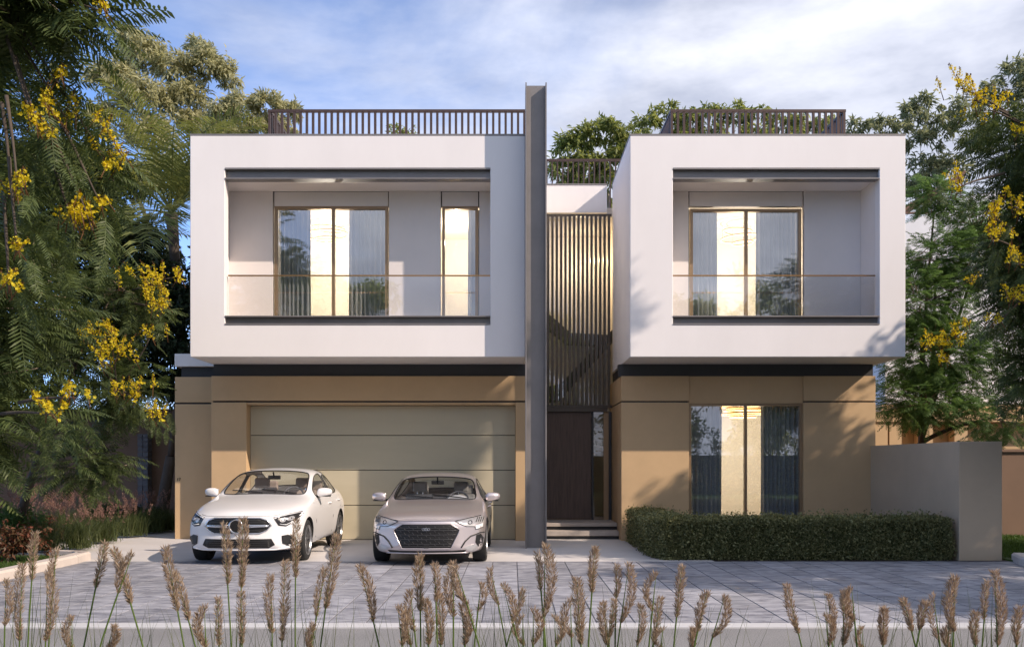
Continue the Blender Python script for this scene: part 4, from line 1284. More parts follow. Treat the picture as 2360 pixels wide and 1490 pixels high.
# ---- silver saloon
def silver_detail(k):
    patch, line, root, cx, y0, hitf = k['patch'], k['line'], k['root'], k['cx'], k['y0'], k['hitf']
    g = [(-0.36, 0.640), (0.36, 0.640), (0.50, 0.552), (0.485, 0.50), (0.37, 0.268), (-0.37, 0.268), (-0.485, 0.50), (-0.50, 0.552)]
    gr = patch('grille', g, 'grille_black', 0.006)[0]
    line('grille_surround', g, 0.011, 'paint_silver', 0.010, parent=gr, closed=True)
    def half(z):
        if z > 0.552: return 0.50 - (z-0.552)/(0.088)*0.14
        if z > 0.5: return 0.49
        return 0.485 - (0.5-z)/0.232*0.115
    # honeycomb: rows of short cells
    zs = [0.612, 0.578, 0.544, 0.510, 0.476, 0.442, 0.408, 0.374, 0.340, 0.306]
    for i, z in enumerate(zs):
        hw = half(z)-0.02
        if 0.35 < z < 0.53 and i % 2: continue
        line('grille_bar', [(-hw, z), (hw, z)], 0.0055, 'grille_mesh', 0.010, parent=gr)
    for i in range(len(zs)-1):
        za, zb = zs[i], zs[i+1]
        hw = half(min(za, zb))-0.03
        n = 6
        pit = 0.13
        o = (i % 2)*pit/2
        xs = [o + pit*j for j in range(-5, 6)]
        for x in xs:
            if abs(x) < hw: line('grille_cell', [(x-0.012, za), (x+0.012, zb)], 0.0045, 'grille_mesh', 0.009, parent=gr, step=0.1, n=5)
    patch('sensor', oval(0, 0.30, 0.05, 0.035, 12), 'hub_dark', 0.016, parent=gr, thick=0.02)
    yb = hitf(0, 0.58)+y0-0.024
    for i in range(4):
        MB().tube([(cx + (i-1.5)*0.026 + 0.017*math.cos(2*PI*j/20), yb, 0.560 + 0.017*math.sin(2*PI*j/20)) for j in range(20)], 0.0035, 6, closed=True).build('emblem_ring', MT['chrome'], gr, smooth=True)
    hl = patch('headlight', [(0.425, 0.672), (0.60, 0.595), (0.72, 0.59), (0.735, 0.545), (0.84, 0.565), (0.855, 0.70), (0.80, 0.742), (0.62, 0.715)], 'lamp_clear', 0.006, mirror=True)
    patch('lamp_block', [(0.735, 0.553), (0.832, 0.57), (0.838, 0.628), (0.735, 0.605)], 'lamp_white', 0.011, parent=hl, mirror=True, thick=0.01)
    line('lamp_strip', [(0.44, 0.677), (0.62, 0.712), (0.80, 0.738)], 0.007, 'lamp_dark', 0.010, parent=hl, mirror=True)
    for j in range(4):
        x = 0.735+0.03*j
        line('lamp_strip', [(x, 0.655), (x+0.02, 0.715)], 0.007, 'lamp_dark', 0.010, parent=hl, mirror=True)
    patch('projector', oval(0.65, 0.655, 0.034, 0.03, 12), 'lamp_dark', 0.010, parent=hl, mirror=True, thick=0.01)
    line('headlight_edge', [(0.425, 0.672), (0.60, 0.595), (0.72, 0.59), (0.735, 0.545), (0.84, 0.565)], 0.005, 'car_black', 0.009, parent=hl, mirror=True)
    dv = patch('side_intake', [(0.73, 0.35), (0.745, 0.46), (0.81, 0.475), (0.85, 0.40), (0.83, 0.30), (0.77, 0.28)], 'grille_black', 0.007, mirror=True)
    line('intake_edge', [(0.52, 0.275), (0.58, 0.37), (0.66, 0.445), (0.80, 0.492), (0.855, 0.485)], 0.011, 'hub_dark', 0.008, parent=dv, mirror=True)
    patch('intake_blade', [(0.56, 0.275), (0.70, 0.325), (0.80, 0.275), (0.76, 0.215), (0.66, 0.215)], 'lamp_clear', 0.007, mirror=True)
    lo = [(-0.60, 0.245), (-0.40, 0.232), (0.40, 0.232), (0.60, 0.245), (0.56, 0.205), (-0.56, 0.205)]
    patch('lower_intake', lo, 'grille_black', 0.006)
    line('lip', [(-0.62, 0.198), (0.62, 0.198)], 0.012, 'paint_silver', 0.012)
    line('bonnet_seam', [(-0.66, 0.715), (-0.42, 0.682), (0.42, 0.682), (0.66, 0.715)], 0.0045, 'car_black', 0.001)

SILVER = dict(WHITE)
SILVER.update(
    cx=-1.285, y0=13.98, len=4.5, hw=0.90, paint='paint_silver', bow=0.36, nose_z=0.47,
    ztop=[(0, 0.69), (0.16, 0.755), (0.42, 0.81), (0.80, 0.865), (1.20, 0.915), (1.50, 0.955), (1.72, 1.07), (2.05, 1.225), (2.32, 1.315), (2.6, 1.37), (2.9, 1.392), (3.30, 1.37), (3.62, 1.30), (3.95, 1.16), (4.22, 1.07), (4.45, 1.04), (4.55, 0.95)],
    stations=[0.0, 0.16, 0.42, 0.80, 1.20, 1.50, 1.72, 2.05, 2.32, 2.60, 2.86, 2.96, 3.30, 3.62, 3.95, 4.22, 4.42, 4.50],
    belt_z=[(0, 0.60), (0.42, 0.70), (0.80, 0.78), (1.5, 0.87), (1.72, 0.895), (2.9, 0.92), (3.62, 0.94), (4.22, 0.94), (4.55, 0.86)],
    sh_z=[(0, 0.52), (0.42, 0.62), (0.80, 0.68), (1.5, 0.76), (2.9, 0.79), (3.62, 0.81), (4.22, 0.80), (4.55, 0.72)],
    zlow=[(0, 0.185), (0.42, 0.165), (4.0, 0.18), (4.55, 0.26)],
    mirror=(0.965, 1.78, 0.985), wheels=[(0.87, 0.37), (3.50, 0.37)],
    handles=[(2.70, 0.79), (3.50, 0.82)], seatmat='seat_grey', binnacle=True,
    cabin=dict(dash=1.85, cowl=0.95, rear=3.7, belt=0.90, seat=2.62, rseat=3.40, mirror_y=2.16, mirror_z=1.215), detail=silver_detail)
make_car(SILVER, 'silver grey saloon car with wide honeycomb grille, parked beside the steel column')
# ================================================================== PLANTS
NR = np.random.default_rng(11)
def unit(v): return v / np.linalg.norm(v, axis=-1, keepdims=True)
def rand_dirs(n, rng=NR): return unit(rng.normal(size=(n, 3)))

def frond_template(n_pin=11, comb=True, droop=0.28, leafl=8):
    """twice-feathered leaf, length 1, along +x; y = sideways; z = up"""
    V, F = [], []
    def q(a, b_, c, d):
        i = len(V); V.extend([a, b_, c, d]); F.append((i, i+1, i+2, i+3))
    def spine(x): return np.array([x, 0, 0.10*x - droop*x*x])
    # rachis
    xs = np.linspace(0, 1, 6)
    for a, b_ in zip(xs, xs[1:]):
        A, B = spine(a), spine(b_); w = 0.006
        q(A-[0, w, 0], B-[0, w, 0], B+[0, w, 0], A+[0, w, 0])
    for i in range(n_pin):
        t = 0.16 + 0.82*i/(n_pin-1)
        ln = 0.33*math.sin(PI*(0.22+0.72*t))**0.8 * (1 if i < n_pin-1 else 0.8)
        for s in (-1, 1):
            A = spine(t)
            d = np.array([0.42, s*0.88, -0.16]); d = d/np.linalg.norm(d)
            side = np.array([0.90, -s*0.42, 0.0])
            if comb:
                w = 0.020
                for k in range(leafl):
                    u = (k+0.6)/leafl
                    wl = 0.055*math.sin(PI*(0.15+0.75*u))
                    c = A + d*ln*u + np.array([0, 0, -0.25*ln*u*u])
                    hw = ln/leafl*0.36
                    for s2 in (-1, 1):
                        e = c + side*s2*wl + d*hw*0.9 + np.array([0, 0, -0.006])
                        q(c-d*hw, e-d*hw*0.8, e+d*hw*0.8, c+d*hw)
            else:
                w = 0.040
                B = A + d*ln*0.5 + np.array([0, 0, -0.06*ln]); C = A + d*ln + np.array([0, 0, -0.25*ln])
                q(A-side*w*0.35, B-side*w, B+side*w, A+side*w*0.35)
                q(B-side*w, C-side*w*0.2, C+side*w*0.2, B+side*w)
    return np.array(V, dtype=np.float32), np.array(F, dtype=np.int32)
def fern_template(n_pin=17, ln=0.21, w=0.030, droop=0.34, seed=0):
    r_ = np.random.default_rng(seed)
    V, F = [], []
    def q(a, b_, c, d):
        i = len(V); V.extend([a, b_, c, d]); F.append((i, i+1, i+2, i+3))
    def spine(x): return np.array([x, 0.02*math.sin(x*3+seed), 0.12*x - droop*x*x])
    xs = np.linspace(0, 1, 7)
    for a, b_ in zip(xs, xs[1:]):
        A, B = spine(a), spine(b_); u = 0.006
        q(A-[0, u, 0], B-[0, u, 0], B+[0, u, 0], A+[0, u, 0])
    for i in range(n_pin):
        t = 0.10 + 0.89*i/(n_pin-1)
        l_ = ln*math.sin(PI*(0.20+0.70*t))**0.8
        for s in (-1, 1):
            A = spine(t + r_.normal()*0.006)
            d = np.array([0.45+r_.normal()*0.06, s*0.88, -0.10-0.12*r_.uniform()]); d /= np.linalg.norm(d)
            side = np.array([0.9, -s*0.42, r_.normal()*0.25])
            dr = r_.uniform(0.10, 0.35)
            B = A + d*l_*0.5 - [0, 0, dr*0.3*l_]; C = A + d*l_*0.97 - [0, 0, dr*l_]
            q(A-side*w*0.25, B-side*w*0.5, B+side*w*0.5, A+side*w*0.25)
            q(B-side*w*0.5, C-side*w*0.12, C+side*w*0.12, B+side*w*0.5)
    return np.array(V, dtype=np.float32), np.array(F, dtype=np.int32)
FT_HI = fern_template(16, 0.215, 0.034, 0.36, 1)
FT_MID = fern_template(12, 0.24, 0.048, 0.34, 2)

def shell_points(n, c, r, rng, lo=0.62, hi=1.0, zmin=None, front=0.0):
    d = rand_dirs(n*3, rng)
    if front: d = d[d[:, 1] < rng.uniform(-front, 1.2, len(d))]
    d = d[:n]
    k = rng.uniform(lo, hi, (len(d), 1))
    p = np.array(c) + d*k*np.array(r)
    if zmin is not None:
        m_ = p[:, 2] > zmin; p, d = p[m_], d[m_]
    return p, d
def frond_dirs(d, rng, flat=0.55, jit=0.45):
    D = d.copy(); D[:, 2] = D[:, 2]*flat
    D = unit(D + rng.normal(size=D.shape)*jit*np.array([1, 1, 0.55]))
    return D
def fronds(pts, dirs, L, tmpl, rng):
    n = len(pts)
    M = frames(dirs, None, rng.normal(size=n)*0.35)
    s = rng.uniform(L*0.65, L*1.15, n)
    return instance(tmpl[0], tmpl[1], M*s[:, None, None], pts)
def merge(parts):
    V, F, o = [], [], 0
    for v, f in parts:
        V.append(v); F.append(f+o); o += len(v)
    return np.concatenate(V), np.concatenate(F)

def limb(a, b_, r0, r1, rng, sag=0.12, n=7):
    a, b_ = np.array(a, float), np.array(b_, float)
    ln = np.linalg.norm(b_-a)
    j1, j2 = rng.normal(size=3)*sag*ln*0.35, rng.normal(size=3)*sag*ln*0.35
    up = np.array([0, 0, 1])*sag*ln
    pts = []
    for t in np.linspace(0, 1, n):
        p = a*(1-t)**3 + (a+(b_-a)*0.33+j1+up*0.5)*3*t*(1-t)**2 + (a+(b_-a)*0.66+j2+up*0.6)*3*t*t*(1-t) + b_*t**3
        pts.append(p)
    return pts, [r0 + (r1-r0)*t for t in np.linspace(0, 1, n)]

def floret_template():
    V, F = [], []
    for k in range(5):
        a = 2*PI*k/5
        c, s = math.cos(a), math.sin(a)
        c2, s2 = -s, c
        i = len(V)
        V += [(0.15*c-0.2*c2, 0.15*s-0.2*s2, 0), (0.95*c-0.42*c2, 0.95*s-0.42*s2, 0.45), (1.0*c+0.42*c2, 1.0*s+0.42*s2, 0.35), (0.15*c+0.2*c2, 0.15*s+0.2*s2, 0)]
        F.append((i, i+1, i+2, i+3))
    return np.array(V, dtype=np.float32), np.array(F, dtype=np.int32)
FLO = floret_template()
def blossom(c, r, root, rng, spikes=7, s=0.020):
    """cluster of upright flower spikes"""
    parts = []; stems = MB()
    buds = []
    for k in range(spikes):
        base = np.array(c) + rng.normal(size=3)*np.array([r*0.62, r*0.45, r*0.40])
        d = unit(np.array([rng.normal()*0.45, rng.normal()*0.35-0.1, 1.0]))
        ln = r*rng.uniform(0.6, 1.3)
        n = int(10 + 28*ln/0.3)
        t = rng.uniform(0, 1, n)**0.8
        p = base + d*ln*t[:, None] + rng.normal(size=(n, 3))*0.030*(1.15-t[:, None]*0.8)
        D = rand_dirs(n, rng); D[:, 1] -= 0.4
        parts.append(instance(FLO[0], FLO[1], frames(unit(D))[:, :, [1, 2, 0]]*(s*rng.uniform(0.6, 1.15, n)*(1.1-0.5*t))[:, None, None], p))
        stems.tube([base - d*0.12, base + d*ln*1.12], [0.006, 0.003], 5)
        m_ = 8
        tb = rng.uniform(0.9, 1.15, m_)
        buds.append(instance(FLO[0], FLO[1], frames(rand_dirs(m_, rng))*0.009, base + d*ln*tb[:, None] + rng.normal(size=(m_, 3))*0.006))
    V, F = merge(parts)
    o = npmesh('blossom', V, F, MT['petal'], root)
    V, F = merge(buds)
    npmesh('bud_spray', V, F, MT['bud_brown'], o)['kind'] = 'stuff'
    stems.build('flower_stalk', MT['bud_brown'], o, smooth=True, fixn=False)['kind'] = 'stuff'

def flame_tree(label, base, hub, blobs, flowers, mat, seed, trunk_r=0.16, bark='bark_dark', tw='twig', group='yellow flowering trees'):
    """blobs: (centre, radii, n fronds, frond length, template)"""
    rng = np.random.default_rng(seed)
    root = thing('flowering_tree', label, 'tree', base, group)
    pts, rr = limb(base, hub, trunk_r, trunk_r*0.65, rng, 0.05)
    MB().tube(pts, rr, 10).build('trunk', MT[bark], root, smooth=True, fixn=False)
    parts = []
    for (c, r, n, L, tm) in blobs:
        pl, rl = limb(hub, np.array(c), trunk_r*0.5, trunk_r*0.14, rng, 0.12)
        MB().tube(pl, rl, 7).build('branch', MT[bark], root, smooth=True, fixn=False)
        p, d = shell_points(n, c, r, rng, 0.45, 1.0, zmin=0.25)
        D = frond_dirs(d, rng)
        parts.append(fronds(p - D*L*0.5, D, L, tm, rng))
        tb = MB()
        for k in rng.choice(len(p), min(14, len(p)), replace=False):
            q, rq = limb(np.array(c)+rng.normal(size=3)*0.15, p[k], trunk_r*0.13, 0.006, rng, 0.08, 5)
            tb.tube(q, rq, 5)
        o = tb.build('twigs', MT[tw], root, smooth=True, fixn=False); o['kind'] = 'stuff'
    # every flower cluster sits at the end of its own leafy branch
    cs = np.array([b_[0] for b_ in blobs])
    for (c, r) in flowers:
        c = np.array(c)
        k = int(np.argmin(np.linalg.norm(cs-c, axis=1)))
        q, rq = limb(c + (cs[k]-c)*min(1.0, 0.9/np.linalg.norm(cs[k]-c)), c - [0, 0, 0.05], 0.020, 0.008, rng, 0.06)
        MB().tube(q, rq, 6).build('branch', MT[bark], root, smooth=True, fixn=False)
        n = 11
        t = rng.uniform(0.35, 1.0, n)
        o0 = np.array(q[0]); o1 = np.array(q[-1])
        pp = o0 + (o1-o0)*t[:, None] + rng.normal(size=(n, 3))*0.09 + np.array([0, 0.20, -0.10])
        dd = unit((o1-o0)/np.linalg.norm(o1-o0)*0.7 + rng.normal(size=(n, 3))*0.6 + np.array([0, 0.45, -0.25]))
        parts.append(fronds(pp, dd, blobs[k][3]*0.62, blobs[k][4], rng))
    V, F = merge(parts)
    npmesh('crown', V, F, MT[mat], root)
    for (c, r) in flowers: blossom(c, r*0.85, root, rng, spikes=max(4, int(8*r/0.2)))
    return root

# ---- tree A: big flowering tree at the left edge
fa = []
for (px, py, Y, r) in ((150, 258, 9.2, .20), (105, 325, 8.9, .14), (255, 372, 9.6, .24), (212, 520, 9.3, .22), (238, 470, 9.4, .10), (40, 418, 8.6, .14),
                       (20, 445, 8.8, .10), (172, 520, 9.2, .16), (135, 180, 9.0, .10), (20, 665, 8.7, .14), (120, 945, 9.3, .16), (175, 905, 9.4, .12), (40, 570, 8.6, .08), (235, 15, 8.8, .07), (75, 270, 8.8, .14)):
    fa.append((P(px, py, Y), r))
flame_tree('large dark feathery tree with bright yellow flower spikes beside the kerb and shrub bed', (-8.6, 11.6, -0.05), (-8.3, 11.5, 2.6),
    [((-7.4, 11.2, 5.6), (2.2, 2.0, 2.3), 1250, 0.72, FT_HI), ((-6.9, 11.0, 3.3), (2.0, 1.6, 1.6), 1000, 0.66, FT_HI),
     ((-6.7, 10.6, 2.05), (1.7, 1.2, 0.95), 430, 0.70, FT_HI), ((-5.0, 9.0, 6.05), (1.15, 0.7, 0.55), 230, 0.85, FT_HI), ((-6.6, 9.6, 6.9), (1.3, 0.8, 0.8), 160, 0.85, FT_HI),
     ((-7.6, 11.6, 7.8), (2.0, 2.0, 1.4), 150, 0.8, FT_MID)],
    fa, 'leaf_flame', 3)
# ---- tree B: second one, nearer the house
fb = []
for (px, py, Y, r) in ((332, 655, 14.6, .34), (370, 705, 14.4, .25), (398, 632, 14.9, .16), (265, 825, 14.0, .34), (300, 905, 14.1, .26), (370, 955, 14.2, .18), (205, 770, 14.0, .18), (255, 765, 14.2, .18), (345, 770, 14.6, .16)):
    fb.append((P(px, py, Y), r))
flame_tree('slender feathery tree with yellow flower clusters against the white box of the house', (-8.9, 16.6, -0.05), (-8.0, 16.0, 2.0),
    [((-6.6, 15.3, 4.2), (0.95, 0.9, 0.7), 230, 0.60, FT_HI), ((-7.3, 15.4, 3.2), (1.1, 0.9, 0.9), 260, 0.60, FT_HI),
     ((-6.35, 15.0, 2.6), (0.75, 0.7, 0.55), 150, 0.56, FT_HI), ((-7.0, 15.1, 1.55), (0.9, 0.7, 0.65), 180, 0.56, FT_HI), ((-8.2, 15.8, 4.8), (1.1, 1.0, 1.0), 130, 0.6, FT_MID)],
    fb, 'leaf_flame', 4, trunk_r=0.09)
# ---- tree D: right edge
fd = []
for (px, py, r) in ((2215, 195, .20), (2280, 245, .22), (2245, 222, .14), (2207, 425, .18), (2295, 495, .20), (2300, 545, .18), (2350, 470, .16), (2345, 600, .18), (2338, 685, .18), (2345, 300, .12), (2300, 740, .10)):
    fd.append((P(px, py, 12.3), r))
fe = [(P(px, py, 19.6), r) for (px, py, r) in ((2195, 785, .30), (2155, 800, .26), (2170, 832, .18), (2240, 640, .16), (2230, 745, .14))]
flame_tree('dark feathery tree with yellow flower spikes behind the garden wall pier', (10.0, 13.6, -0.05), (9.6, 13.5, 2.2),
    [((8.0, 13.2, 5.9), (1.5, 1.4, 1.1), 800, 0.62, FT_HI), ((8.4, 13.2, 4.3), (1.8, 1.5, 1.15), 1150, 0.62, FT_HI),
     ((7.75, 13.5, 4.3), (1.05, 0.8, 1.7), 620, 0.58, FT_HI), ((8.3, 13.4, 2.9), (1.5, 1.2, 0.85), 680, 0.58, FT_HI), ((10.3, 13.6, 5.4), (1.8, 1.8, 1.8), 260, 0.75, FT_MID), ((10.4, 13.0, 3.2), (1.8, 1.6, 1.2), 200, 0.75, FT_MID), ((10.25, 12.1, 11.1), (0.8, 0.6, 1.0), 380, 0.5, FT_MID), ((10.3, 12.6, 8.0), (0.9, 0.7, 0.9), 120, 0.6, FT_MID)],  # highest blob: unseen crown top added to shade the garage door
    fd, 'leaf_flame', 5)
# ---- tree E: lighter tree between the house and the neighbour
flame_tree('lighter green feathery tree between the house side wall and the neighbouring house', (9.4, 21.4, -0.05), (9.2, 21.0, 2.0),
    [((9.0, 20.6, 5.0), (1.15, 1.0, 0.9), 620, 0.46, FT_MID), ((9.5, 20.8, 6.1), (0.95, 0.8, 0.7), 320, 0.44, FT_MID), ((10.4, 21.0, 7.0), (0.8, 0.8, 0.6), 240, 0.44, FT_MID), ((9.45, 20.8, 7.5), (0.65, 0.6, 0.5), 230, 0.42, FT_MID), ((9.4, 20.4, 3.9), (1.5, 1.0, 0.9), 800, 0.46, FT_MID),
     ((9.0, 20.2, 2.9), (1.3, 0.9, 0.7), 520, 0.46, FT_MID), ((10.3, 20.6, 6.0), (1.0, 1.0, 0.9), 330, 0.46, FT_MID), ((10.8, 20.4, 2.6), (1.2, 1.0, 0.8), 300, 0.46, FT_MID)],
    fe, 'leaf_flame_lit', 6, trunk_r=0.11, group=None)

# ---- broad-leaved trees: leaves scattered in clumps on branches
def leaf_template(w=0.30, bend=0.25):
    return (np.array([(0, 0, 0), (0.45, -w/2, 0.02), (0.45, w/2, 0.02), (1, 0, -bend)], dtype=np.float32)[[0, 1, 3, 2]], np.array([[0, 1, 2, 3]], dtype=np.int32))
def leaf_tree(name, label, cat, base, clumps, leaf, mat, seed, bark='bark_pale', trunk_r=0.2, group=None, w=0.3, per=900, droop=0.5, hub=None, inner=0.35, visible_limbs=True):
    """clumps: (centre, radius)"""
    rng = np.random.default_rng(seed)
    root = thing(name, label, cat, base, group)
    cs = np.array([c for c, _ in clumps], float)
    if hub is None: hub = np.array([base[0]*0.6+cs[:, 0].mean()*0.4, base[1]*0.6+cs[:, 1].mean()*0.4, base[2] + 0.45*(cs[:, 2].min()-base[2])])
    pts, rr = limb(base, hub, trunk_r, trunk_r*0.7, rng, 0.04)
    MB().tube(pts, rr, 9).build('trunk', MT[bark], root, smooth=True, fixn=False)
    T = leaf_template(w)
    P_, D_, S_ = [], [], []
    nodes = [(np.array(hub, float), trunk_r*0.7)]
    clumps = sorted(clumps, key=lambda q: np.linalg.norm(np.array(q[0])-np.array(hub)))
    for (c, r) in clumps:
        c = np.array(c, float)
        best = min(nodes, key=lambda q: np.linalg.norm(q[0]-c)*(1.0 if q[0][2] < c[2]+0.3 else 1.6) - 0.15*q[1]/trunk_r)
        r0 = min(best[1]*0.75, trunk_r*0.55)
        pl, rl = limb(best[0], c, r0, r0*0.45, rng, 0.10)
        MB().tube(pl, rl, 6).build('branch', MT[bark], root, smooth=True, fixn=False)
        nodes.append((c, r0*0.5)); nodes.append((np.array(pl[3]), r0*0.75))
        rad = np.array(r if hasattr(r, '__len__') else (r, r, r*0.75), float)
        n = int(per * (rad.prod()**(1/3))**2)
        # twig tufts: leaves gather at the ends of twigs
        nt_ = max(10, n//26)
        td = rand_dirs(nt_, rng); td[:, 2] = np.where(td[:, 2] < -0.5, -td[:, 2], td[:, 2])
        tp = np.array(c) + td*rng.uniform(inner, 1.0, (nt_, 1))**0.7*rad
        k = rng.integers(0, nt_, n)
        p = tp[k] + rng.normal(size=(n, 3))*rad.mean()*0.12
        d = unit(td[k]*0.6 + rng.normal(size=(n, 3))*0.7 - np.array([0, 0, droop]))
        P_.append(p); D_.append(d); S_.append(leaf*rng.uniform(0.6, 1.2, n))
    p = np.concatenate(P_); d = np.concatenate(D_); s = np.concatenate(S_)
    V, F = instance(T[0], T[1], frames(d, None, rng.uniform(-1.2, 1.2, len(d)))*s[:, None, None], p)
    npmesh('crown', V, F, MT[mat], root)
    return root
def cl(*a):
    """(px, py, Y, radius in px) -> clump"""
    return [(np.array(P(px, py, Y)), r*Y/FPX) for (px, py, Y, r) in a]
BT = 'tall trees behind the house'
leaf_tree('gum_tree', 'tallest pale olive gum tree rising behind the palms on the garage side', 'tree', (-11.6, 36, 0),
    cl((330, 130, 36, 62), (260, 190, 35, 60), (400, 165, 36, 50), (470, 150, 36, 52), (520, 175, 36, 36), (330, 235, 35, 66), (430, 235, 36, 60), (245, 290, 35, 58), (350, 320, 35, 62), (460, 290, 36, 52), (300, 90, 36, 34), (455, 115, 37, 34), (220, 380, 35, 60), (300, 420, 35, 60), (390, 400, 35, 60)),
    0.28, 'leaf_gum', 21, per=2100, trunk_r=0.28, group=BT, w=0.26)
leaf_tree('gum_tree', 'lower olive gum tree overtopping the white box beside the start of the roof railing', 'tree', (-9.0, 33, 0),
    cl((560, 250, 33, 46), (620, 245, 33, 42), (665, 262, 33, 34), (520, 270, 33, 46), (590, 300, 33, 44), (650, 305, 33, 36), (540, 330, 33, 50), (500, 320, 33, 44)),
    0.26, 'leaf_gum', 22, per=2000, trunk_r=0.2, group=BT, w=0.26)
leaf_tree('gum_tree', 'round green tree seen behind the low railing of the middle roof', 'tree', (3.4, 31, 0),
    cl((1310, 345, 31, 42), (1345, 320, 31, 44), (1400, 310, 31, 46), (1300, 400, 31, 48), (1360, 390, 31, 52), (1420, 380, 31, 50), (1455, 320, 31, 42), (1450, 350, 31, 44), (1330, 440, 31, 50), (1400, 440, 31, 50)),
    0.24, 'leaf_gum_green', 23, per=1900, trunk_r=0.2, group=BT, w=0.30)
leaf_tree('gum_tree', 'broad green tree behind the roof railing of the box over the hedge', 'tree', (6.0, 29, 0),
    cl((1495, 285, 29, 36), (1540, 262, 29, 34), (1590, 285, 29, 40), (1640, 270, 29, 36), (1700, 262, 29, 36), (1750, 270, 29, 34), (1800, 285, 29, 36), (1850, 290, 29, 34), (1900, 300, 29, 34), (1560, 320, 29, 40), (1640, 325, 29, 44), (1740, 325, 29, 44), (1830, 330, 29, 40)),
    0.22, 'leaf_gum_green', 24, per=1900, trunk_r=0.2, group=BT, w=0.30)
leaf_tree('gum_tree', 'cool green tree standing between the box over the hedge and the neighbouring gable', 'tree', (12.6, 31, 0),
    cl((1975, 300, 31, 32), (2020, 300, 31, 34), (2065, 300, 31, 34), (2110, 265, 31, 40), (2140, 240, 31, 34), (2120, 330, 31, 46), (2170, 300, 31, 44), (2130, 400, 31, 50), (2190, 390, 31, 46), (2110, 440, 31, 44), (2040, 330, 31, 34), (2225, 260, 31, 44), (2260, 330, 31, 50)),
    0.24, 'leaf_gum_cool', 25, per=1500, trunk_r=0.2, group=BT, w=0.26)
leaf_tree('gum_tree', 'tall tree crown showing above the flowering tree at the right edge', 'tree', (16.5, 29, 0),
    cl((2335, 175, 29, 46), (2300, 225, 29, 44), (2370, 230, 29, 50), (2330, 290, 29, 50), (2380, 160, 29, 40)),
    0.24, 'leaf_gum_cool', 26, per=1500, trunk_r=0.2, group=BT, w=0.28)
# rooftop planting behind the left railing
for k, (px, py, lab) in enumerate(((912, 300, 'small roof shrub showing between the railing pickets, the taller leafy one'), (948, 306, 'small low roof shrub beside the taller roof shrub'))):
    q = P(px, py, 20.2)
    leaf_tree('roof_shrub', lab, 'shrub', (q.x, 20.2, 7.5), [(np.array(q), 0.20), (np.array(q)+[0.08, 0, -0.2], 0.24)], 0.10, 'leaf_gum_green', 30+k, per=2600, trunk_r=0.02, group='roof shrubs', w=0.4)
# dark understorey tree in the gap beside the wing
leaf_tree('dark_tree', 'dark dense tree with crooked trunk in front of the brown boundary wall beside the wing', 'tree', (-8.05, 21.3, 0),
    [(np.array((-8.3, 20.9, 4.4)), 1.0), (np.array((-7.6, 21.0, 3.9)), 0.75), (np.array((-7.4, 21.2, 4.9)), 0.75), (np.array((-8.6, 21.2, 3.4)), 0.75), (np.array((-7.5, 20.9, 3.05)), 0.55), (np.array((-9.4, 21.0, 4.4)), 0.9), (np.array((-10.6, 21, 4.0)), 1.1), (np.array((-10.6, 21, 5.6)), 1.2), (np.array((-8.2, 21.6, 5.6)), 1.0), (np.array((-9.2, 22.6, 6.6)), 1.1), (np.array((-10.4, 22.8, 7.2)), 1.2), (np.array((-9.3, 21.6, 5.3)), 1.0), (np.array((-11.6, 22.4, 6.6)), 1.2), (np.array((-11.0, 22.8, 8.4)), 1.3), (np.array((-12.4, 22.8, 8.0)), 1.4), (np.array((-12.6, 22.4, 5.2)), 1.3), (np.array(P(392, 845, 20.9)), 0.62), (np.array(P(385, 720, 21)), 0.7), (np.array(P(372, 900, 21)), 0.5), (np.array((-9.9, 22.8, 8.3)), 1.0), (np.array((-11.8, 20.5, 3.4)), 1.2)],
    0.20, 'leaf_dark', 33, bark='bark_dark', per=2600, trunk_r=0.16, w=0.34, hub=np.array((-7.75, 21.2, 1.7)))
# trees across the street and along it: mirrored in the panes, and they throw the shade over hedge and garden wall
BS = 'street trees across the road'
for k, (x, y, h, zc, rx, mt, lab) in enumerate((
    (-8.4, -11, 11.6, .62, 2.4, 'leaf_gum_green', 'tall street tree across the road opposite the garage'),
    (-3.2, -13, 8.4, .6, 2.0, 'leaf_gum_green', 'low street tree across the road opposite the garage door'),
    (2.4, -12, 10.5, .6, 2.2, 'leaf_gum_green', 'street tree across the road opposite the entrance'),
    (8.6, -10.5, 10.6, .52, 2.6, 'leaf_gum_green', 'dense street tree across the road opposite the hedge'),
    (14.2, -11, 12.0, .52, 3.0, 'leaf_gum_green', 'tallest dense street tree across the road opposite the garden wall'),
    (-14, -12, 10.0, .6, 2.2, 'leaf_gum_green', 'street tree across the road opposite the shrub bed'))):
    rq = np.random.default_rng(50+k)
    cls = []
    for i in range(14):
        d = rand_dirs(1, rq)[0]
        cls.append((np.array((x, y, h*zc)) + d*np.array((rx, 1.6, h*(0.94-zc)))*rq.uniform(0.55, 1.0), h*rq.uniform(0.10, 0.14)))
    leaf_tree('street_tree', lab, 'tree', (x, y, 0), cls, 0.34, mt, 60+k, bark='bark_dark', per=620, trunk_r=0.2, group=BS, w=0.4)
for k, (x, y, h, lab) in enumerate(((14.0, 12.6, 9.6, 'street tree further along the pavement beyond the right edge'), (14.6, 7.4, 10.2, 'street tree by the road edge beyond the right kerb'))):
    rq = np.random.default_rng(80+k)
    cls = []
    for i in range(10):
        d = rand_dirs(1, rq)[0]
        cls.append((np.array((x, y, h*0.66)) + d*np.array((h*0.18, h*0.18, h*0.24)), h*rq.uniform(0.12, 0.16)))
    leaf_tree('street_tree', lab, 'tree', (x, y, 0), cls, 0.26, 'leaf_flame_lit', 90+k, bark='bark_dark', per=1500, trunk_r=0.2, group=BS, w=0.35)

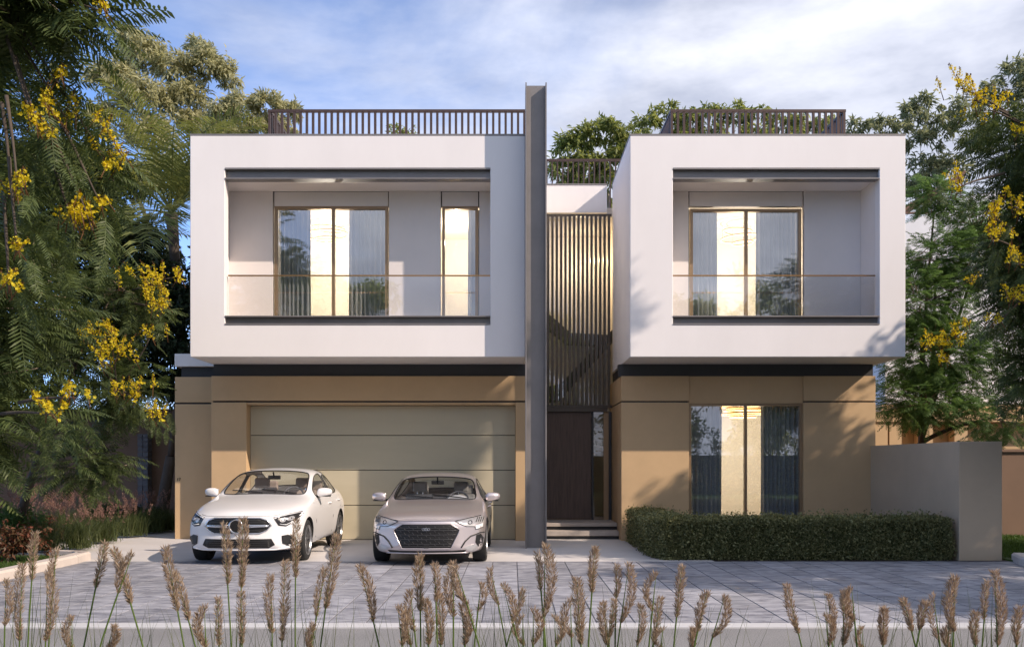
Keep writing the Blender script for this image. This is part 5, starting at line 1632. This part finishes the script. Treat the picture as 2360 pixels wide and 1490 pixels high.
# ---- palms
def palm(label, base, top, r, nf, L, seed, trunk='palm_trunk', dirs=None):
    rng = np.random.default_rng(seed)
    root = thing('palm_tree', label, 'palm', base, 'palms beside the house')
    a, b_ = np.array(base, float), np.array(top, float)
    pts = [a+(b_-a)*t + np.array([0.12*math.sin(t*2.2), 0, 0])*(1-t)*t*2 for t in np.linspace(0, 1, 9)]
    rr = [r*(1.15 - 0.25*t + (0.25 if t > 0.93 else 0)) for t in np.linspace(0, 1, 9)]
    MB().tube(pts, rr, 12).build('trunk', MT[trunk], root, smooth=True, fixn=False)
    nl = 46
    for i in range(nf):
        az = 2*PI*i/nf*2.4 + rng.uniform(-0.3, 0.3)
        el = rng.uniform(-0.1, 1.25) if i % 3 else rng.uniform(0.7, 1.35)
        if dirs and i < len(dirs): az, el = dirs[i]
        h = np.array([math.cos(az), math.sin(az), 0])
        Lf = L*rng.uniform(0.85, 1.1)
        V, F = [], []
        pth = []
        bend = rng.uniform(0.9, 1.5)
        p = b_.copy(); ang = el
        seg = 16
        for k in range(seg+1):
            pth.append((p.copy(), ang))
            p = p + (h*math.cos(ang) + np.array([0, 0, math.sin(ang)]))*Lf/seg
            ang -= bend/seg*(0.4+1.2*k/seg)
        rach = MB().tube([q for q, _ in pth], [0.022*(1-0.85*k/seg) for k in range(seg+1)], 5)
        fo = rach.build('frond', MT['leaf_palm'], root, smooth=True, fixn=False)
        side = np.array([-h[1], h[0], 0])
        for k in range(nl):
            t = 0.12 + 0.87*k/(nl-1)
            f = t*seg; i0 = min(int(f), seg-1)
            q = pth[i0][0]*(1-(f-i0)) + pth[i0+1][0]*(f-i0)
            an = pth[i0][1]
            tang = h*math.cos(an) + np.array([0, 0, math.sin(an)]); nrm = np.cross(side, tang)
            nrm = nrm if nrm[2] > 0 else -nrm
            ll = L*0.30*math.sin(PI*(0.18+0.74*t))**0.7
            for s in (-1, 1):
                d = unit(tang*0.55 + side*s*0.85 + nrm*(0.30+rng.normal()*0.12))
                w = np.cross(d, nrm); w = w/np.linalg.norm(w)*0.021
                m1 = q + d*ll*0.55 - np.array([0, 0, 0.05*ll]); e = q + d*ll - np.array([0, 0, 0.30*ll])
                j = len(V)
                V += [q-w*0.5, m1-w, e, m1+w]
                F.append((j, j+1, j+2, j+3))
        npmesh('leaflets', np.array(V), np.array(F), MT['leaf_palm'], fo)['kind'] = 'stuff'
    return root
tp = P(395, 470, 21.0)
palm('palm with long arching fronds rising beside the white box of the house', (-8.2, 23.6, 0), (tp.x, 21.0, tp.z-0.2), 0.12, 22, 3.1, 41, trunk='bark_dark', dirs=[(0.5, 1.15), (1.2, 1.0), (3.0, 1.0), (-0.4, 0.8), (-1.2, 0.9), (3.6, 0.7)])
tp2 = P(282, 590, 22.9)
palm('smaller palm with pale grey trunk between the flowering trees', (tp2.x-0.1, 23.1, 0), (tp2.x, 22.9, tp2.z), 0.15, 14, 2.0, 42)

# ---- clipped hedge: leaf shell over a twiggy dark core
hedge = thing('hedge', 'clipped low green hedge running before the ground floor window to the garden wall', 'hedge', (5, 15.3, 0))
rng = np.random.default_rng(77)
def hedge_leaves(n, x0, x1, y0, y1, z1, corner=0.0):
    def face(m_):
        u = rng.uniform(0, 1, (m_, 2)); return u
    A = [(x1-x0)*z1*1.0, (x1-x0)*(y1-y0), (y1-y0)*z1, (y1-y0)*z1]
    tot = sum(A); out = []
    for k, a in enumerate(A):
        m_ = int(n*a/tot); u = rng.uniform(0, 1, (m_, 2)); dpt = np.abs(rng.normal(size=m_))*0.05
        if k == 0: p = np.stack([x0+(x1-x0)*u[:, 0], y0+dpt, z1*u[:, 1]], 1); nn = [0, -1, 0.2]
        elif k == 1: p = np.stack([x0+(x1-x0)*u[:, 0], y0+(y1-y0)*u[:, 1], z1-dpt], 1); nn = [0, -0.2, 1]
        elif k == 2: p = np.stack([x0+dpt, y0+(y1-y0)*u[:, 0], z1*u[:, 1]], 1); nn = [-1, 0, 0.2]
        else: p = np.stack([x1-dpt, y0+(y1-y0)*u[:, 0], z1*u[:, 1]], 1); nn = [1, 0, 0.2]
        # uneven clipping
        wob = 0.035*np.sin(p[:, 0]*5.1+1)*np.sin(p[:, 2]*7+p[:, 1]*4) + 0.02*np.sin(p[:, 0]*13+p[:, 1]*9)
        p += np.array(nn)*wob[:, None]
        stray = rng.uniform(0, 1, m_) > 0.93
        p[stray] += np.array(nn)*rng.uniform(0.01, 0.11, (stray.sum(), 1))
        d = unit(np.array(nn)*0.30 + rng.normal(size=(m_, 3))*np.array([0.9, 0.9, 0.8]))
        out.append((p, d))
    return np.concatenate([a for a, _ in out]), np.concatenate([b_ for _, b_ in out])
pa, da = hedge_leaves(52000, 2.28, 7.05, 14.92, 15.62, 0.66)
pb, db = hedge_leaves(18000, 2.26, 3.0, 15.5, 18.45, 0.64)
p = np.concatenate([pa, pb]); d = np.concatenate([da, db])
p[:, 0] += np.clip(15.25-p[:, 1], 0, 0.5)*np.where(p[:, 0] < 2.6, 0.5, 0)
T = leaf_template(0.55, 0.1)
V, F = instance(T[0], T[1], frames(d, None, rng.uniform(-1.5, 1.5, len(d)))*(0.044*rng.uniform(0.6, 1.25, len(d)))[:, None, None], p)
npmesh('foliage', V, F, MT['leaf_hedge'], hedge)
MB().box(2.42, 6.95, 15.02, 15.52, 0.0, 0.57).box(2.38, 2.88, 15.522, 18.35, 0.0, 0.56).build('twig_core', MT['leaf_flame'], hedge)

fh = thing('tall_hedge', 'tall loose hedge across the road facing the house', 'hedge', (0, -8.6, 0))
hp, hd = [], []
for xx in np.arange(-20, 20, 1.0):
    zt = 3.0 + 0.9*math.sin(xx*1.7) + 0.5*math.sin(xx*3.1+1)
    a_, b_ = hedge_leaves(1500, xx, xx+1.0, -8.9, -7.7+0.3*math.sin(xx*2.2), zt)
    a_[:, 1] = -16.6 - a_[:, 1]; b_[:, 1] *= -1
    hp.append(a_); hd.append(b_)
hp = np.concatenate(hp); hd = np.concatenate(hd); hp += rng.normal(size=hp.shape)*0.12
V, F = instance(T[0], T[1], frames(hd, None, rng.uniform(-1.5, 1.5, len(hd)))*(0.13*rng.uniform(0.6, 1.25, len(hd)))[:, None, None], hp)
npmesh('foliage', V, F, MT['leaf_hedge'], fh)
MB().box(-20, 20, -8.7, -8.0, 0.0, 1.9).build('twig_core', MT['leaf_dark'], fh)

# ---- ornamental grass in the near planting strip: stems with feathery plumes
PLUMES = [  # tip x, tip y, plume foot x, plume foot y, fullness
 (14,1339,11,1444,.8),(52,1301,45,1478,1.3),(81,1227,73,1339,.9),(130,1267,122,1356,.8),(110,1318,105,1480,1.2),(241,1254,220,1356,.9),(263,1267,302,1393,1.1),(305,1278,271,1369,.7),
 (166,1423,166,1500,1.0),(261,1444,246,1500,1.0),(382,1264,410,1410,1.2),(405,1322,435,1430,.9),(471,1400,475,1495,1.1),(503,1379,505,1490,.8),(516,1210,525,1349,1.0),(560,1196,556,1355,1.4),
 (556,1366,558,1488,.9),(624,1328,627,1460,1.2),(657,1295,650,1480,1.0),(683,1200,681,1332,1.0),(774,1235,750,1403,1.3),(750,1311,729,1423,.8),(722,1440,712,1500,.9),(830,1305,861,1433,1.2),
 (917,1400,927,1490,.8),(936,1413,946,1488,.9),(946,1362,956,1457,.8),(968,1281,969,1410,1.2),(980,1383,987,1488,1.1),(1002,1301,1005,1390,.8),(1013,1369,1016,1488,1.0),(1045,1298,1045,1423,1.1),
 (1051,1308,1078,1396,.8),(1064,1396,1071,1488,1.3),(1108,1345,1101,1410,.5),(1131,1311,1149,1396,.8),(1159,1349,1183,1437,.8),(1205,1359,1186,1423,.7),(1205,1420,1207,1488,.8),(1229,1406,1229,1488,.8),
 (1239,1274,1247,1362,.7),(1256,1259,1254,1423,1.2),(1278,1423,1281,1488,.8),(1315,1383,1317,1471,.8),(1329,1335,1339,1488,1.5),(1371,1264,1364,1366,1.0),(1390,1390,1400,1488,1.3),(1422,1303,1420,1379,.8),
 (1449,1301,1430,1437,1.2),(1415,1383,1405,1470,.8),(1476,1396,1468,1488,1.0),(1512,1322,1503,1410,.8),(1522,1379,1508,1471,.9),(1571,1305,1559,1423,1.1),(1527,1450,1524,1500,.6),(1597,1450,1594,1500,.7),
 (1629,1366,1607,1457,.9),(1670,1374,1641,1471,1.0),(1814,1350,1841,1461,1.2),(1909,1372,1916,1457,.9),(1902,1417,1910,1490,.8),(1945,1364,1943,1488,1.5),(1963,1355,1970,1433,.9),(1987,1447,1990,1500,.7),
 (2038,1403,2035,1488,1.4),(2082,1383,2102,1457,.9),(2133,1389,2119,1454,.9),(2151,1372,2165,1478,.5),(2201,1332,2197,1457,1.3),(2194,1440,2190,1500,1.1),(2250,1413,2248,1488,.9),(2275,1338,2268,1430,.8),(2292,1318,2299,1488,1.6),(2351,1400,2343,1488,1.1)]
CL = [(45, 'feather grass clump at the left end of the strip, nearest the kerb'), (130, 'feather grass clump before the left kerb end, beside the leftmost clump'), (235, 'sparse feather grass clump before the empty pavers beside the kerb'),
      (425, 'feather grass clump with leaning plumes before the number wing of the house'), (545, 'tall feather grass clump overlapping the badge of the white car'), (655, 'feather grass clump overlapping the front wheel of the white car'),
      (745, 'feather grass clump before the gap between the two cars'), (865, 'single leaning feather grass before the near wheel gap of the silver car'), (965, 'dense feather grass clump below the grille of the silver car'),
      (1060, 'feather grass clump below the headlight of the silver car facing the column'), (1165, 'forked feather grass clump before the foot of the steel column'), (1250, 'feather grass clump before the entrance steps'),
      (1345, 'bushy feather grass clump before the drive beside the entrance steps'), (1430, 'feather grass clump before the rounded end of the hedge'), (1515, 'feather grass clump before the hedge below the window edge'),
      (1625, 'pair of leaning feather grasses before the middle of the hedge'), (1835, 'lone feather grass on bare pavers before the right half of the hedge'), (1945, 'feather grass clump of close stems before the right half of the hedge'),
      (2040, 'short feather grass clump before the right end of the hedge'), (2125, 'open forked feather grass before the garden wall pier'), (2205, 'thick feather grass plume before the face of the garden wall pier'), (2295, 'tallest thick feather grass clump near the right kerb'), (2350, 'feather grass clump cut by the right edge')]
def blade(base, tip, w, sag, out, n=5):
    a, b_ = np.array(base), np.array(tip)
    ax = unit(np.array([-(b_-a)[1], (b_-a)[0], 0.0]) + 1e-6)
    V = []
    for i in range(n):
        t = i/(n-1)
        p = a + (b_-a)*t + np.array([0, 0, sag*math.sin(PI*t)]) - np.array([0, 0, sag*0.6])*t**3
        ww = w*(1-t)**0.6 + 0.0003
        V += [p-ax*ww, p+ax*ww]
    j = sum(len(v) for v in out[0])
    out[0].append(np.array(V))
    out[1].append(np.array([(j+2*i, j+2*i+1, j+2*i+3, j+2*i+2) for i in range(n-1)]))
rng = np.random.default_rng(101)
clumps = {}
for pl in PLUMES:
    k = min(range(len(CL)), key=lambda i: abs(CL[i][0]-pl[2]))
    clumps.setdefault(k, []).append(pl)
HT = (np.array([(0, -0.5, 0), (0.5, -0.42, 0.06), (1, 0, -0.02), (0.5, 0.42, 0.06)], dtype=np.float32), np.array([[0, 1, 2, 3]], dtype=np.int32))
for k, pls in clumps.items():
    Yc = rng.uniform(3.75, 4.35)
    bx = PX(np.mean([p_[2] for p_ in pls]), Yc)
    root = thing('feather_grass', CL[k][1], 'grass', (bx, Yc, 0.03), 'feather grasses in the near planting strip')
    for (tx, ty, fx, fy, full) in pls:
        Y = Yc + rng.uniform(-0.22, 0.22)
        tip, foot = np.array(P(tx, ty, Y)), np.array(P(fx, fy, Y))
        ln = np.linalg.norm(tip-foot)
        # stem from the clump's base to the foot of the plume, then on as its axis
        lean = (foot-tip)/ln
        b0 = np.array([foot[0] + lean[0]*0.55*min(1.0, foot[2]/0.8) + rng.normal()*0.01, Y+rng.normal()*0.05, 0.02])
        ctrl = foot + lean*foot[2]*0.55
        pts = [b0*(1-t)**2 + ctrl*2*t*(1-t) + foot*t*t for t in np.linspace(0, 1, 8)]
        MB().tube(pts + [foot*0.5+tip*0.5, tip], [0.0042, 0.0042, 0.004, 0.004, 0.0038, 0.0038, 0.0034, 0.0034, 0.002, 0.0008], 6).build('stem', MT['stem_green'], root, smooth=True, fixn=False)
        n = int(760*full*(0.5+ln/0.22*0.5))
        t = rng.uniform(0, 1, n)**1.05
        prof = np.sin(PI*np.clip(0.06+0.94*(1-t), 0, 1)**0.72)**0.9 + 0.10
        wmax = 0.0138*full**0.7*(0.75+0.25*ln/0.22)
        ang = rng.uniform(0, 2*PI, n)
        ax = unit(tip-foot); s1 = unit(np.cross(ax, [0, 1, 0])); s2 = np.cross(ax, s1)
        rad = rng.uniform(0.05, 1.0, n)**0.7
        curve = np.sin(t*PI)*0.02*rng.normal()
        pos = foot + (tip-foot)*t[:, None] + (s1*np.cos(ang)[:, None] + s2*np.sin(ang)[:, None])*(rad*prof*wmax)[:, None] + s1*curve[:, None]
        out = s1*np.cos(ang)[:, None] + s2*np.sin(ang)[:, None]
        D = unit(ax*1.0 + out*rng.uniform(0.2, 0.95, (n, 1)) + rng.normal(size=(n, 3))*0.15)
        sc = rng.uniform(0.012, 0.031, n)
        M = frames(D, None, rng.uniform(-2, 2, n))*sc[:, None, None]
        M[:, :, 1] *= 0.14
        V, F = instance(HT[0], HT[1], M, pos)
        npmesh('plume', V, F, MT['plume'], root)
    bl = ([], [])
    for i in range(18 + 8*len(pls)):
        az = rng.uniform(0, 2*PI); rr_ = rng.uniform(0.1, 0.42); h = rng.uniform(0.55, 1.08)
        b0 = (bx+rng.normal()*0.06, Yc+rng.normal()*0.06, 0.02)
        blade(b0, (b0[0]+math.cos(az)*rr_, b0[1]+math.sin(az)*rr_*0.6, h), rng.uniform(0.0016, 0.0030), rng.uniform(0.02, 0.12), bl)
    o = npmesh('leaf_blades', np.concatenate(bl[0]), np.concatenate(bl[1]), MT['grass_blade'], root); o['kind'] = 'stuff'

# ---- shrub bed on the left
def tuft(label, x, y, h, n, mat, plume=None, seed=0, spread=0.45, name='grass_tuft', group='grass tufts in the shrub bed'):
    rng = np.random.default_rng(seed)
    root = thing(name, label, 'grass', (x, y, 0.05), group)
    bl = ([], [])
    for i in range(n):
        az = rng.uniform(0, 2*PI); rr_ = rng.uniform(0.1, 1.0)**0.6*spread; hh = h*rng.uniform(0.5, 1.05)
        b0 = (x+rng.normal()*spread*0.25, y+rng.normal()*spread*0.25, 0.04)
        blade(b0, (b0[0]+math.cos(az)*rr_, b0[1]+math.sin(az)*rr_, hh), rng.uniform(0.003, 0.006), rng.uniform(0.03, 0.18), bl)
    npmesh('blades', np.concatenate(bl[0]), np.concatenate(bl[1]), MT[mat], root)
    if plume:
        V, F = [], []
        pos, D = [], []
        for i in range(plume):
            az = rng.uniform(0, 2*PI); rr_ = rng.uniform(0.2, 1.0)*spread
            tip = np.array((x+math.cos(az)*rr_, y+math.sin(az)*rr_, h*rng.uniform(0.95, 1.45)))
            ax = unit(np.array((math.cos(az)*0.35, math.sin(az)*0.35, 0.8)))
            m_ = 26
            t = rng.uniform(0, 1, m_)
            pos.append(tip - ax*0.20*t[:, None] + rng.normal(size=(m_, 3))*0.012)
            D.append(unit(ax + rng.normal(size=(m_, 3))*0.5))
        pos = np.concatenate(pos); D = np.concatenate(D)
        M = frames(D, None, rng.uniform(-2, 2, len(D)))*0.05; M[:, :, 1] *= 0.22
        V, F = instance(HT[0], HT[1], M, pos)
        npmesh('seed_heads', V, F, MT['grass_pink'], root)['kind'] = 'stuff'
    return root
for k, (px, py, Y, h, mat, plm, lab) in enumerate((
    (180, 1262, 16.6, .62, 'grass_blade', 14, 'green grass tuft spilling over the edge of the concrete path'),
    (105, 1265, 16.2, .60, 'grass_blade', 6, 'dark green grass tuft at the bend of the concrete path'),
    (240, 1245, 18.0, .60, 'grass_blade', 30, 'grass tuft with pinkish heads along the path, middle of the bed'),
    (150, 1245, 18.2, .75, 'grass_blade', 60, 'tall grass tuft with a haze of pink seed heads in the middle of the bed'),
    (60, 1245, 17.6, .80, 'grass_blade', 70, 'pink flowering grass tuft under the large flowering tree'),
    (300, 1232, 19.4, .65, 'grass_blade', 40, 'grass tuft with pink heads near the stone pillar'),
    (345, 1228, 20.4, .7, 'grass_blade', 20, 'dark grass tuft at the foot of the crooked tree trunk'),
    (385, 1222, 21.0, .6, 'grass_blade', 14, 'dark grass tuft beside the wing of the house'),
    (215, 1232, 19.8, .85, 'grass_blade', 60, 'pink headed grass tuft against the brown boundary wall'))):
    q = P(px, py, Y)
    tuft(lab, q.x, Y, h, 420, mat, plm, 200+k, spread=0.5)
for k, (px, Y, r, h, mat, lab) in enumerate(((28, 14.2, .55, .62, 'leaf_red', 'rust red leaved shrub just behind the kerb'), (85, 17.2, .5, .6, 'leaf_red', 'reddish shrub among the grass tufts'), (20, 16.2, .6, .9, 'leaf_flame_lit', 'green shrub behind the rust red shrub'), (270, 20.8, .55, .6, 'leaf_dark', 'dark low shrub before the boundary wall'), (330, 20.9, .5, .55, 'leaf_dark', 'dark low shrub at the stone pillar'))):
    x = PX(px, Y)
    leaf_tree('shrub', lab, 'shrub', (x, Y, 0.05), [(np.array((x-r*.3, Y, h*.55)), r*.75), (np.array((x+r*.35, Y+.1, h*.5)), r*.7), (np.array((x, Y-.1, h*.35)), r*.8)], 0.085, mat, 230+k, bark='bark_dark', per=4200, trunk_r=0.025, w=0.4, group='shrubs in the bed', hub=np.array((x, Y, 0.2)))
# lawn strips behind the kerbs
def lawn(x0, x1, y0, y1, n, seed, name='grass'):
    rng = np.random.default_rng(seed)
    p = np.stack([rng.uniform(x0, x1, n), rng.uniform(y0, y1, n), np.full(n, 0.02)], 1)
    d = unit(np.array([0, 0, 1]) + rng.normal(size=(n, 3))*0.4)
    M = frames(d, np.array([1.0, 0, 0]), rng.uniform(-2, 2, n))*rng.uniform(0.04, 0.09, n)[:, None, None]; M[:, :, 1] *= 0.14
    V, F = instance(HT[0], HT[1], M, p)
    o = npmesh(name, V, F, MT['lawn']); tag(o, 'short green grass behind the kerb', 'grass', kind='stuff')
lawn(-9.0, -6.95, 11.5, 15.0, 26000, 301)
lawn(7.95, 10.5, 14.3, 19.4, 26000, 302)
structure('lawn_ground', MB().box(7.9, 22, 14.3, 19.55, -0.05, 0.02), MT['lawn'])
